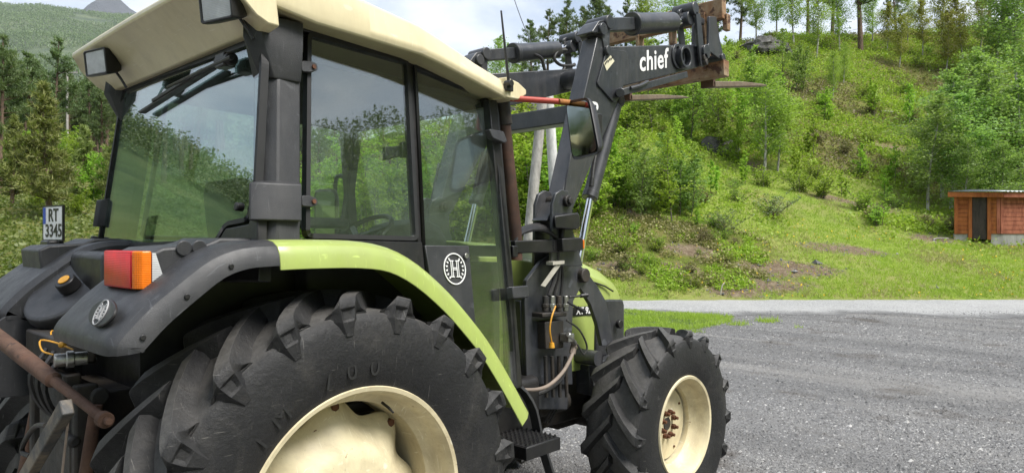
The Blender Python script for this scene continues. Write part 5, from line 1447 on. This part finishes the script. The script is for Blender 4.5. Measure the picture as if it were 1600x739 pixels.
row(LOWS, 'low_shrub', [(lr.uniform(905, 1160), lr.uniform(22.2, 27), lr.uniform(.25, .6)) for k in range(26)], 'knee high shrub on the heathy bank beside the road', 'shrub', 'low shrubs on the bank', 1.4)
row(OLIVES, 'bronze_birch_tree', [(1405, 54, 4.2), (1440, 56, 4.6), (1478, 53, 4.8), (1505, 55, 5.4), (1530, 57, 5), (1385, 57, 4.0), (1470, 59, 5.4)], 'slender tree with bronze young leaves near the ridge above the shed', 'tree', 'bronze leaved trees near the ridge')
row(SAPS, 'birch_sapling', [(1385, 33.5, 1.6), (1345, 36, 1.8), (1395, 36.5, 2.0), (1110, 30.4, 1.5), (1265, 38, 2), (1090, 26.5, .9), (1320, 33.5, 1.4), (1240, 35, 1.6), (1160, 33, 1.7), (1290, 43, 2.2), (1215, 44, 2.4), (1360, 45, 2.4), (1425, 44, 2.6)], 'small birch sapling on the open grassy slope', 'sapling', 'saplings on the slope')
row(PINES, 'pine_tree', [(832, 60, 7.5), (858, 63, 8.6), (884, 61, 8.2), (906, 64, 8.6), (930, 62, 8.8), (952, 65, 8.4), (975, 62, 7.4), (1003, 66, 8.4), (1120, 65, 8.0), (1155, 66, 8.4), (818, 66, 6.6)], 'tall pine on the ridge above the raised loader', 'tree', 'ridge pines above the loader')
row(BIRCHES, 'birch_tree', [(782, 58, 6.2), (798, 60, 5.6), (1010, 58, 7), (1050, 60, 7), (1090, 62, 7.2), (1180, 62, 6.5)], 'green birch on the ridge between the pines', 'tree', 'ridge birches')
row(PINES, 'pine_tree', [(1345, 57, 11), (1262, 64, 9), (1300, 66, 9.5), (1400, 67, 8), (1570, 62, 10), (1545, 66, 9), (1620, 60, 11)], 'pine standing on the ridge line above the green slope', 'tree', 'ridge pines above the slope')
row(BIRCHB, 'birch_tree', [(1560, 52, 8), (1592, 50, 9), (1625, 53, 9)], 'tall green birch on the ridge at the right edge', 'tree', 'ridge birches at the right edge', 1.2)
# forest left of and behind the cab
frng = random.Random(3)
spots = []
for k in range(140):
    px = frng.uniform(-160, 360); v = 44 + 90 * frng.random() ** .9
    spots.append((px, v, frng.uniform(8.5, 12.5) * (.82 + v / 420)))
spots.sort(key=lambda s: s[1])
row(PINES, 'pine_tree', spots, 'tall pine in the dense forest left of the cab', 'tree', 'forest pines left of the cab', .95)
def capped(px, v, h): return (px, v, max(3.0, min(h, 1.78 + .19 * v - pv(px, v).z)))
row(PINES, 'pine_tree', [capped(frng.uniform(400, 770), frng.uniform(36, 60), frng.uniform(8, 11)) for k in range(34)], 'tall dark pine behind the cab seen through its windows', 'tree', 'forest pines behind the cab')
row(YPINES, 'pine_tree', [(18, 40, 5.2), (128, 42, 4.8), (176, 41, 4.6)], 'young yellow green pine at the forest edge left of the cab', 'tree', 'young pines at the forest edge')
row(BUSHES, 'birch_bush', [(-20, 36, 1.6), (60, 39, 1.8), (120, 37, 1.6), (60, 62, 4.5), (30, 66, 4), (95, 58, 4), (130, 55, 4), (40, 72, 4), (16, 60, 3.5)], 'green bush under the pines left of the cab', 'bush', 'bushes at the forest foot', 1.1)
for lst in (PINES, YPINES, BIRCHES, BIRCHB, BUSHES, OLIVES, WILLOWS, SAPS, SHRUBS, LOWS):
    for r in lst:
        if not r['used']:
            for ch in list(r.children): bpy.data.objects.remove(ch)
            bpy.data.objects.remove(r)
        else:
            pass
for o in bpy.data.objects:
    for k in ('h', 'used'):
        if k in o: del o[k]

# ---- ground cover that nobody could count
def to_world(u, v, z): return np.stack([CAM.x + RT.x * u + FW.x * v, CAM.y + RT.y * u + FW.y * v, z], -1)
def scatter(n, px0, px1, v0, v1, g, power=1.0):
    v = v0 + (v1 - v0) * g.uniform(0, 1, n) ** power; px = g.uniform(px0, px1, n); u = (px - CX) / FPX * v
    return u, v, height(u, v)
g = np.random.default_rng(5)
def blades(u, v, z, hgt, width, mat, name, label, cat, g, spread=.5, nb=3):
    P = np.repeat(to_world(u, v, z - .01), nb, 0) + np.concatenate([g.normal(size=(len(u) * nb, 2)) * .035, np.zeros((len(u) * nb, 1))], 1)
    D = g.normal(size=P.shape) * spread; D[:, 2] = 1; D /= np.linalg.norm(D, axis=1, keepdims=True)
    sc = np.repeat(hgt, nb) if hasattr(hgt, '__len__') else np.full(len(P), hgt)
    v_, f_ = tri_leaves(P, D, sc, width, g)
    return tag(npmesh(name, v_, f_, mat), label, cat, kind='stuff')
u, v, z = scatter(52000, 830, 1720, 21.2, 37, g, 1.25)
dm, hm = zones(u, v); keep = (g.uniform(size=len(u)) > dm * .85) & (g.uniform(size=len(u)) > hm * .8) & (v > vroad(u) + .05 + .25 * g.uniform(size=len(u)))
pat = fnoise(u, v, .8, 4.0) + .5 * g.normal(size=len(u)) > .65
k1 = keep & ~pat; k2 = keep & pat
blades(u[k1], v[k1], z[k1], g.uniform(.06, .17, k1.sum()), .022, M_GRASS, 'grass', 'fresh green grass covering the bank beyond the road', 'grass', g)
blades(u[k2], v[k2], z[k2], g.uniform(.08, .2, k2.sum()), .022, M_DRYGRASS, 'dry_grass', 'straw coloured dry grass in patches on the bank', 'grass', g, .7)
def tufts(u, v, z, size, hgt, mat, name, label, cat, g, m_=5):
    P = np.repeat(to_world(u, v, z), m_, 0) + g.normal(size=(len(u) * m_, 3)) * np.array([size, size, 0]) * .9
    P[:, 2] += np.abs(g.normal(size=len(P))) * hgt
    v_, f_ = quad_leaves(P, size, g, .6)
    return tag(npmesh(name, v_, f_, mat), label, cat, kind='stuff')
u, v, z = scatter(60000, 860, 1720, 27, 63, g, 1.0)
dm, hm = zones(u, v); pt = fnoise(u, v, .33, 1.0)
k1 = (g.uniform(size=len(u)) < np.maximum(hm, .12)) & (pt > -.55) & (dm < .5)
tufts(u[k1], v[k1], z[k1], .12, .16, M_BLUEB, 'bilberry_scrub', 'low leafy bilberry scrub carpeting the steep slope', 'scrub', g)
k2 = (g.uniform(size=len(u)) < hm * .45) & (pt < -.3)
tufts(u[k2], v[k2], z[k2], .11, .15, M_HEATHER, 'heather', 'brown heather and dead twigs on the steep slope', 'heather', g)
u, v, z = scatter(9000, 860, 1200, 21.6, 28, g)
dm, hm = zones(u, v); k = (hm > .45) & (fnoise(u, v, 1.1, 2.0) > -.2) & (dm < .6)
tufts(u[k], v[k], z[k], .075, .10, M_HEATHER, 'bank_heather', 'brown heather clumps on the bank just beyond the road', 'heather', g)
k = (hm > .3) & (fnoise(u, v, 1.3, 7.0) > .3)
tufts(u[k], v[k], z[k], .075, .09, M_BLUEB, 'bank_scrub', 'low green scrub between the heather on the bank', 'scrub', g)
u, v, z = scatter(16000, -120, 860, 22, 75, g)
tufts(u, v, z, .16, .22, M_UNDER, 'forest_undergrowth', 'green undergrowth on the forest floor behind the tractor', 'undergrowth', g)
# grass island by the road
gp = [(-3, 18.4), (0, 18.6), (3.0, 18.5), (4.4, 17.8), (5.3, 16.9), (4.9, 15.8), (4.1, 14.8), (3.1, 14.0), (1.8, 13.4), (-3, 13.2)]
gi = MB().add([uv(a * .93 - .25 + .12 * math.sin(9 * i), 16.2 + (b_ - 16.2) * .86 + .1 * math.cos(7 * i), .010) for i, (a, b_) in enumerate(gp)], [tuple(range(len(gp)))]).build('grass_verge', M_HILL, smooth=0)
ca = gi.data.color_attributes.new('zone', 'FLOAT_COLOR', 'POINT'); tag(gi, kind='structure')
n = 34000; u = g.uniform(-1.5, 6.6, n); v = g.uniform(13.0, 18.9, n)
def inside(u, v, poly):
    c = np.zeros(len(u), bool); j = len(poly) - 1
    for i in range(len(poly)):
        (x0, y0), (x1, y1) = poly[i], poly[j]
        c ^= ((y0 > v) != (y1 > v)) & (u < (x1 - x0) * (v - y0) / (y1 - y0 + 1e-9) + x0); j = i
    return c
ins = inside(u, v, gp); nz_ = fnoise(u, v, 2.0)
k = (ins & (g.uniform(size=n) < .9)) | ((nz_ > .85) & (u > 2) & (u < 6.2) & (v < 18.0) & (v > 14) & (g.uniform(size=n) < .45))
blades(u[k], v[k], np.zeros(k.sum()) + .01, g.uniform(.03, .15, k.sum()) * np.clip(.7 + .35 * nz_[k], .4, 1.4), .012, M_GRASS, 'verge_grass', 'short grass on the strip between the yard and the road', 'grass', g)
# loose stones
def stones(name, label, u, v, z, size, g, mat):
    n = len(u); base = np.array([[1, 0, -.2], [-1, 0, -.2], [0, 1, -.2], [0, -1, -.2], [.25, .2, 1]], float)
    fc_ = np.array([[0, 2, 4], [2, 1, 4], [1, 3, 4], [3, 0, 4]])
    an = g.uniform(0, 6.28, n); s = size[:, None] * g.uniform(.55, 1.25, (n, 3)) * np.array([1, .8, .5])
    Vv = base[None] * s[:, None] * g.uniform(.75, 1.25, (n, 5, 1))
    cx, sx = np.cos(an)[:, None], np.sin(an)[:, None]
    Vr = np.stack([Vv[..., 0] * cx - Vv[..., 1] * sx, Vv[..., 0] * sx + Vv[..., 1] * cx, Vv[..., 2]], -1)
    Vr += to_world(u, v, z + size * .12)[:, None]
    F = (fc_[None] + 5 * np.arange(n)[:, None, None]).reshape(-1, 3)
    return tag(npmesh(name, Vr.reshape(-1, 3), F, mat), label, 'gravel', kind='stuff')
def stone_mat():
    m = nmat('loose_stone'); out = N(m, 'ShaderNodeOutputMaterial'); p = N(m, 'ShaderNodeBsdfPrincipled')
    geo = N(m, 'ShaderNodeNewGeometry'); tc = N(m, 'ShaderNodeTexCoord').outputs['Object']
    LK(m, patches(m, tc, ramp(m, geo.outputs['Random Per Island'], [(0, (.09, .088, .088)), (.45, (.155, .152, .15)), (.88, (.22, .217, .21)), (1, (.46, .45, .435))])), p.inputs['Base Color'])
    p.inputs['Roughness'].default_value = .75; LK(m, p.outputs[0], out.inputs['Surface']); return m
M_STONE = stone_mat()
n = 230000; v = 4.8 + 13.5 * g.uniform(0, 1, n) ** 1.7; px = g.uniform(760, 1640, n); u = (px - CX) / FPX * v
pat = fnoise(u, v, .7, 5.0); k = g.uniform(size=n) < np.clip(.75 + .3 * pat, .2, 1)
u, v = u[k], v[k]
stones('loose_gravel', 'loose grey gravel strewn over the yard', u, v, np.zeros(len(u)), np.exp(g.normal(-4.75, .40, len(u))) * (.8 + v / 24), g, M_STONE)
u, v, z = scatter(3000, 900, 1500, 21.6, 34, g); dm, hm = zones(u, v); k = (dm > .35)
stones('bank_stones', 'pale stones lying in the bare soil of the bank', u[k], v[k], z[k], np.exp(g.normal(-3.4, .5, k.sum())), g, M_STONE)

# ---- far wood and valley sides: reads as one mass
def far_wood(name, label, az0, az1, r0, r1, n, hmin, hmax, g, m_=22, cl=.8):
    a = np.radians(g.uniform(az0, az1, n)); r = np.sqrt(g.uniform(r0 ** 2, r1 ** 2, n)); u = r * np.sin(a); v = r * np.cos(a); z = height(u, v)
    hh = g.uniform(hmin, hmax, n); t = g.uniform(0, 1, (n, m_)); w = (1 - t) ** .8 * .20 + .03
    an = g.uniform(0, 6.28, (n, m_)); rr = np.sqrt(g.uniform(0, 1, (n, m_))) * w * hh[:, None]
    base = to_world(u, v, z)[:, None, :]
    P = base + np.stack([np.cos(an) * rr, np.sin(an) * rr, (.12 + .9 * t) * hh[:, None]], -1)
    v_, f_ = quad_leaves(P.reshape(-1, 3), cl, g, .7)
    o = npmesh(name, v_, f_, M_FAR)
    patch = .5 + .35 * fnoise(u, v, .02, 4.0)
    tone = np.clip(np.where(g.uniform(size=n) < patch, g.uniform(.35, .8, n), g.uniform(0, .3, n)), 0, 1)
    at = o.data.attributes.new('tone', 'FLOAT', 'POINT'); at.data.foreach_set('value', np.repeat(tone, m_ * 4).astype(np.float32))
    return tag(o, label, 'forest', kind='stuff')
far_wood('middle_forest', 'band of trees behind the near forest on the left', -42, -12, 130, 420, 5000, 7, 12, g, 22, .9)
far_wood('valley_forest', 'wooded valley sides around the yard', -100, -42, 175, 340, 9000, 6, 10, g, 30, .6)
far_wood('valley_forest_near', 'wooded valley side to the right of the yard', 48, 130, 165, 340, 9000, 6, 10, g, 24, .7)

# ---- far rocky peak
def rock_mat(name, a, b_, c, sc):
    m = nmat(name); out = N(m, 'ShaderNodeOutputMaterial'); p = N(m, 'ShaderNodeBsdfPrincipled')
    tc = N(m, 'ShaderNodeTexCoord').outputs['Object']
    n1 = noise(m, tc, sc, 10, .7, .3)
    LK(m, ramp(m, n1, [(.35, a), (.5, b_), (.65, c)]), p.inputs['Base Color']); p.inputs['Roughness'].default_value = .9
    LK(m, bump(m, n1, .8, 3.0 / sc * .1), p.inputs['Normal']); LK(m, p.outputs[0], out.inputs['Surface']); return m
vs_, fs_ = [], []
mu = np.linspace(-3800, -1300, 90); mv = np.linspace(3400, 5200, 44)
UU, VV = np.meshgrid(mu, mv, indexing='ij')
pu = (182 - 800) / 1100 * 4300
prof = np.interp(UU, [-3800, -3000, -2700, -2600, -2520, pu - 25, pu + 20, -2330, -2260, -2000, -1300], [900, 1150, 1270, 1360, 1440, 1508, 1502, 1450, 1400, 1200, 800])
ZZ = prof * np.clip(1 - (np.abs(VV - 4300) / 1300) ** 1.4, 0, 1) * 1.0 + 22 * fnoise(UU, VV, .010) * np.clip(1 - np.abs(VV - 4300) / 900, 0, 1)
id2 = np.arange(UU.size).reshape(UU.shape)
f2 = np.stack([id2[:-1, :-1], id2[1:, :-1], id2[1:, 1:], id2[:-1, 1:]], -1).reshape(-1, 4)
mt = npmesh('mountain', to_world(UU.ravel(), VV.ravel(), ZZ.ravel() - 20), f2, rock_mat('mountain_rock', (.018, .022, .024), (.034, .038, .042), (.065, .066, .072), .006), smooth=True)
tag(mt, kind='structure')

# ---- far wooded hill across the valley
fu = np.linspace(-2600, 500, 150); fvv = np.linspace(850, 2700, 90)
def far_z(u, v):
    px = 800 + 1100 * u / v
    cy = np.interp(px, [-600, -200, 0, 60, 130, 160, 230, 300, 420, 700, 1000], [30, 0, 8, 10, 20, 24, 30, 45, 110, 215, 300])
    top = (375 - cy) / 1100 * 2300
    t = np.clip((v - 850) / 1450, 0, 1.28)
    return top * (t ** .82) * .925 + 60 * t + 26 * fnoise(u, v, .0062, 2.0) * np.minimum(t, 1) * (1.15 - np.minimum(t, 1)) * 1.6 + np.where(t > 1, -(t - 1) * 300, 0)
FU, FV = np.meshgrid(fu, fvv, indexing='ij'); FZ = far_z(FU, FV)
id3 = np.arange(FU.size).reshape(FU.shape); f3 = np.stack([id3[:-1, :-1], id3[1:, :-1], id3[1:, 1:], id3[:-1, 1:]], -1).reshape(-1, 4)
fh_ = npmesh('far_hill', to_world(FU.ravel(), FV.ravel(), FZ.ravel()), f3, rock_mat('far_hill_ground', (.035, .06, .025), (.07, .10, .04), (.12, .145, .065), .012), smooth=True)
tag(fh_, kind='structure')
n = 34000; px = g.uniform(-60, 460, n); v = 900 + 1450 * g.uniform(0, 1, n) ** .9; u = (px - CX) / FPX * v; z = far_z(u, v)
keepf = fnoise(u, v, .008, 6.0) > -1.0
u, v, z = u[keepf], v[keepf], z[keepf]; n = len(u)
m_ = 9; hh = g.uniform(7, 14, n); t = g.uniform(0, 1, (n, m_)); an = g.uniform(0, 6.28, (n, m_)); rr = np.sqrt(g.uniform(0, 1, (n, m_))) * ((1 - t) * .26 + .04) * hh[:, None]
P = to_world(u, v, z)[:, None, :] + np.stack([np.cos(an) * rr, np.sin(an) * rr, (.1 + .85 * t) * hh[:, None]], -1)
v_, f_ = quad_leaves(P.reshape(-1, 3), 2.6, g, .7)
o = npmesh('far_forest', v_, f_, M_FAR)
patch = .5 + .4 * fnoise(u, v, .006, 4.0)
tone = np.where(g.uniform(size=n) < patch, g.uniform(.4, .8, n), g.uniform(0, .35, n))
at = o.data.attributes.new('tone', 'FLOAT', 'POINT'); at.data.foreach_set('value', np.repeat(tone, m_ * 4).astype(np.float32))
tag(o, 'distant forest covering the far hill on the left', 'forest', kind='stuff')

# ---- rock outcrops on the slope
M_ROCK = rock_mat('outcrop_rock', (.035, .034, .033), (.085, .08, .075), (.17, .165, .155), 2.2)
def outcrop(px, v, w, h, d, label, seed):
    c = pv(px, v); bm = bmesh.new(); bmesh.ops.create_icosphere(bm, subdivisions=4, radius=1)
    gx = random.Random(seed)
    for q in bm.verts:
        n1 = mnoise.noise(q.co * 1.4 + Vector((seed, 0, 0))) * .35 + mnoise.noise(q.co * 3.5 + Vector((0, seed, 0))) * .16
        stp = round(q.co.z * 4) / 4 * .5 + q.co.z * .5
        q.co = Vector((q.co.x * w, q.co.y * d, stp * h)) * (1 + n1)
    me = bpy.data.meshes.new('rock_outcrop'); bm.to_mesh(me); bm.free(); me.materials.append(M_ROCK); me.shade_smooth(); me.set_sharp_from_angle(angle=R(28))
    o = bpy.data.objects.new('rock_outcrop', me); COL.objects.link(o); o.location = c - Vector((0, 0, h * .45)); o.rotation_euler = (0, 0, YAW - R(90))
    tag(o, label, 'rock')
outcrop(1195, 57.0, 1.9, 1.0, 2.0, 'dark rock outcrop near the ridge right of the raised fork', 3)
outcrop(1118, 37.6, 1.1, .9, .8, 'dark rock face in the gully below the fork tines', 8)
outcrop(820, 52, 1.6, 1.4, 1.2, 'small grey crag on the ridge left of the loader', 12)

# ---- shed
shed = empty('wood_shed'); 
M_SHEDRED = bark('stained_red_board', (.19, .050, .026), (.34, .115, .065), 5)
M_SHEDOR = bark('stained_orange_board', (.20, .052, .010), (.32, .10, .022), 5)
M_SHEDDOOR = bark('dark_door_board', (.022, .017, .014), (.055, .042, .034), 6)
M_CONC = bark('concrete_base', (.26, .25, .235), (.42, .41, .39), 3)
M_TIN = solid('corrugated_tin', (.22, .24, .27), .4, metal=.7, var=.15, scale=3)
sv = 28.2
def su(px): return (px - CX) / FPX * sv
s0 = ground(su(1496), sv).z + .05
c0 = uv(su(1496), sv + .2, 0); c1 = uv(su(1553), sv - .35, 0); 
dirF = (c1 - c0).normalized(); c2 = c1 + (RT * 1.0 + FW * .12).normalized() * 4.2; dirS = (c2 - c1).normalized()
nF = Vector((dirF.y, -dirF.x, 0)); nF = -nF if nF.dot(CAM - c0) < 0 else nF
nS = Vector((dirS.y, -dirS.x, 0)); nS = -nS if nS.dot(CAM - c0) < 0 else nS
shed.location = (c1.x, c1.y, s0)
def spt(b, name, mat, **k):
    o = b.build(name, mat, None, **k); o.parent = shed; o.matrix_parent_inverse = Matrix.Translation(-shed.location); return o
LF = (c1 - c0).length
zb, zt = s0 + .25, s0 + 1.78
def board(p0, p1, z0, z1, n, t=.03): return MB().prism([Vector((p0.x, p0.y, z0)), Vector((p1.x, p1.y, z0)), Vector((p1.x, p1.y, z1 - .012)) , Vector((p0.x, p0.y, z1 - .012))], n * t)
nb = 9; hb2 = (zt - zb) / nb
fr = lambda t: c0 + dirF * LF * t
rgb = random.Random(2)
for k in range(nb):
    for t0, t1 in ((.07, .30), (.80, 1.0)):
        spt(board(fr(t0), fr(t1), zb + k * hb2, zb + (k + 1) * hb2, nF, .03 + rgb.uniform(0, .008)), 'board', M_SHEDOR, bevel=.004)
    spt(board(c1 + dirS * .04, c2, zb + k * hb2, zb + (k + 1) * hb2, nS, .03 + rgb.uniform(0, .008)), 'board', M_SHEDRED, bevel=.004)
for t, zz in ((.035, zb), (.345, s0 + .02), (.76, s0 + .02)):
    spt(MB().prism([Vector((fr(t).x, fr(t).y, zz)) - dirF * .065, Vector((fr(t).x, fr(t).y, zz)) + dirF * .065, Vector((fr(t).x, fr(t).y, zt)) + dirF * .065, Vector((fr(t).x, fr(t).y, zt)) - dirF * .065], nF * .055), 'post', M_SHEDOR, bevel=.006)
spt(MB().prism([Vector((c1.x, c1.y, zb)), Vector((c1.x, c1.y, zb)) + dirS * .12, Vector((c1.x, c1.y, zt)) + dirS * .12, Vector((c1.x, c1.y, zt))], nS * .05), 'corner_board', M_SHEDRED, bevel=.006)
spt(MB().prism([Vector((c1.x, c1.y, zb)) - dirF * .12, Vector((c1.x, c1.y, zb)), Vector((c1.x, c1.y, zt)), Vector((c1.x, c1.y, zt)) - dirF * .12], nF * .052), 'corner_board', M_SHEDRED, bevel=.006)
nd = 12
door = spt(MB().prism([Vector((*fr(.40).xy, s0 + .04)), Vector((*fr(.705).xy, s0 + .04)), Vector((*fr(.705).xy, zt)), Vector((*fr(.40).xy, zt))], -nF * .03), 'door', M_SHEDDOOR)
for k in range(nd):
    h_ = (zt - s0 - .05) / nd
    o = board(fr(.405), fr(.70), s0 + .05 + k * h_, s0 + .05 + (k + 1) * h_, nF, .02 + rgb.uniform(0, .006)).build('slat', M_SHEDDOOR, None, bevel=.003); o.parent = door; o.matrix_parent_inverse = shed.matrix_basis.inverted() @ Matrix() if False else Matrix.Translation(-shed.location)
o = MB().box(fr(.435) + nF * .03 + UP * (s0 + .95), (.03, .03, .1)).build('handle', M_ZINC, None); o.parent = door; o.matrix_parent_inverse = Matrix.Translation(-shed.location)
bk1 = c0 + (RT * .78 + FW * .62) * 2.3; bk2 = c2 - nS * 2.2
b = MB(); b.prism([Vector((p.x, p.y, s0 - .3)) for p in (c0, fr(.30))] + [Vector((p.x, p.y, s0 - .3)) - nF * .2 for p in (fr(.3), c0)], (0, 0, .55)); b.prism([Vector((p.x, p.y, s0 - .3)) for p in (fr(.80), c1, c2)] + [Vector((p.x, p.y, s0 - .3)) - nS * .3 for p in (c2, c1)], (0, 0, .549))
spt(b, 'concrete_base', M_CONC, bevel=.01)
b = MB(); b.prism([Vector((p.x, p.y, s0 + .05)) for p in (c0 - nF * .02, fr(.3) - nF * .02, c1 - nF * .04, c2 - nS * .02, bk2, bk1)], (0, 0, zt - s0 - .06)); spt(b, 'inner_wall', M_SHEDDOOR)
# mono-pitch roof with fascia and corrugated sheet
ro = [c0 - dirF * .25 + nF * .12, c1 + nF * .16 + nS * .12, c2 + nS * .14, bk2, bk1 - dirF * .2]
zr = [zt + .16, zt + .10, zt + .10, zt + .30, zt + .33]
fa0, fa1, fa2 = [Vector((p.x, p.y, z)) for p, z in zip(ro[:3], zr[:3])]
spt(MB().prism([fa0, fa1, fa1 - UP * .2, fa0 - UP * .2], -nF * .03), 'fascia_board', M_SHEDOR, bevel=.005)
spt(MB().prism([fa1 + dirS * .01, fa2, fa2 - UP * .2, fa1 + dirS * .01 - UP * .2], -nS * .03), 'fascia_board', M_SHEDRED, bevel=.005)
rows_ = []
P0, P1 = Vector((*ro[0].xy, zr[0] + .03)), Vector((*(c1 + nF * .2 + nS * .16).xy, zr[1] + .03)); 
Q0, Q1, E1, E0 = P0, P1, Vector((*(c2 + nS * .18).xy, zr[2] + .03)), Vector((*ro[4].xy, zr[4] + .03)); B1 = Vector((*ro[3].xy, zr[3] + .03))
nc = 90
edge_f = [Q1.lerp(E1, k / nc) for k in range(nc + 1)]; edge_b = [E0.lerp(B1, k / nc) for k in range(nc + 1)]
rg0 = [p + UP * .014 * math.sin(k * 1.57) for k, p in enumerate(edge_f)]; rg1 = [p + UP * .014 * math.sin(k * 1.57) for k, p in enumerate(edge_b)]
rb_ = MB().sheet([rg0, rg1]); rb_.add([Q0, Q1, E0], [(0, 1, 2)])
ro_ = spt(rb_, 'roof', M_TIN, solidify=.012, smooth=60)
tag(shed, 'small red brown wooden shed with dark door and tin roof at the right edge', 'shed')

# ---- poles and wires
M_POLE = bark('weathered_pole', (.22, .21, .19), (.42, .40, .37), 7)
M_POLEW = bark('pale_pole', (.45, .45, .44), (.66, .66, .64), 7)
def at_d(px, py, d): return CAM + ray(px, py) * d
pa, pb_ = at_d(812, 497, 16), at_d(851, 118, 16)
apole = empty('leaning_pole', (pa.x, pa.y, 0)); 
def ppart(root, b, name, mat, **k):
    o = b.build(name, mat, None, **k); o.parent = root; o.matrix_parent_inverse = Matrix.Translation(-root.location); return o
p_lo = Vector((pa.x, pa.y, -.2))
o = MB().tube([p_lo, p_lo.lerp(pb_, .5), pb_], [.13, .12, .11], 14).build('wooden_pole', M_POLE, None); bpy.data.objects.remove(apole)
tag(o, 'grey weathered wooden pole leaning to the right beside the cab', 'pole')
pc = at_d(880, 497, 16.3); pc.z = -.2; pd = at_d(855, 112, 16.3)
o = MB().tube([pc, pc.lerp(pd, .5), pd], [.13, .12, .11], 14).build('wooden_pole', M_POLEW, None); tag(o, 'pale wooden pole leaning to the left behind the loader arm', 'pole')
w0 = pd; w1 = at_d(796, -26, 24)
o = MB().tube([pd + (w1 - pd) * (k / 10) - UP * .2 * math.sin(math.pi * k / 10) for k in range(11)], .012, 6).build('power_line', M_BLACK, None); tag(o, 'thin black power line rising to the left above the cab roof', 'power line')
up = pv(105, 68); upz = at_d(104, 108, 68).z
root = empty('utility_pole', up)
ppart(root, MB().tube([up - UP * .3, Vector((up.x, up.y, upz))], [.13, .10], 10), 'post', M_POLE)
ca_ = Vector((up.x, up.y, upz - .3)); ppart(root, MB().bar(ca_ - RT * 1.0, ca_ + RT * 1.0, .1, .12), 'crossarm', M_POLE)
for k in (-.9, 0, .9): ppart(root, MB().cyl(ca_ + RT * k + UP * .05, ca_ + RT * k + UP * .25, .05, .03, 8), 'insulator', M_DARKMETAL)
tag(root, 'distant wooden power pole with crossarm in the forest on the left', 'utility pole')
# curved stick in the bank
q = pv(1126, 21.9); tag(MB().tube(bez([q, q + UP * .16 + RT * .02, q + UP * .3 + RT * .06, q + UP * .36 + RT * .12], 10), [.02] * 11, 8).build('bent_stick', M_STRAP, None), 'pale bent stick poking out of the bank at the road edge', 'stick')

# ---- small things lying on the slope
def branch(px, v, ln, ang, r, label, mat):
    q = pv(px, v) + UP * (r * .9); d = RT * math.cos(ang) + UP * math.sin(ang)
    pts = [q + d * ln * t + UP * .06 * math.sin(3 * t + px) * ln + FW * .05 * math.sin(5 * t) for t in (0, .25, .5, .75, 1)]
    tag(MB().tube(pts, [r, r * .95, r * .85, r * .7, r * .45], 8).build('fallen_branch', mat, None), label, 'branch')
branch(1376, 45.5, 1.3, -.15, .075, 'pale dead branch lying high on the green slope', M_STRAP)
branch(1336, 32.0, .7, -.5, .03, 'thin pale stick lying on the bare soil patch left of the shed', M_STRAP)
branch(1458, 28.2, .6, .1, .035, 'grey stick on the bare soil beside the shed', M_POLE)
n = 420; u, v, z = scatter(n, 980, 1640, 21.5, 29, g); kd = fnoise(u, v, .5, 9.0) > .1
P = to_world(u[kd], v[kd], z[kd] + .14); v_, f_ = quad_leaves(np.repeat(P, 3, 0) + g.normal(size=(len(P) * 3, 3)) * .012, .05, g, .3)
tag(npmesh('dandelion_flowers', v_, f_, solid('dandelion_yellow', (.75, .52, .02), .6, var=.1)), 'tiny yellow dandelion flowers dotted over the grass bank', 'flowers', kind='stuff')

# ---- air: a thin even haze that only shows over the far hills
hzm = nmat('thin_haze'); ho = N(hzm, 'ShaderNodeOutputMaterial'); hv = N(hzm, 'ShaderNodeVolumePrincipled')
hv.inputs['Color'].default_value = (.86, .92, 1.0, 1); hv.inputs['Density'].default_value = .00006
LK(hzm, hv.outputs[0], ho.inputs['Volume'])
hb_o = MB().box((800, 2500, 790), (12000, 12000, 1600)).build('haze', hzm, smooth=0)
tag(hb_o, 'thin pale haze in the air of the valley', 'haze', kind='stuff')

# ---- the yard lies a little lower than the measured datum: the tyres press into the gravel
for o in bpy.data.objects:
    if o.parent is None and o.type in ('MESH', 'EMPTY') and o not in (tractor, fork): o.location.z -= .06
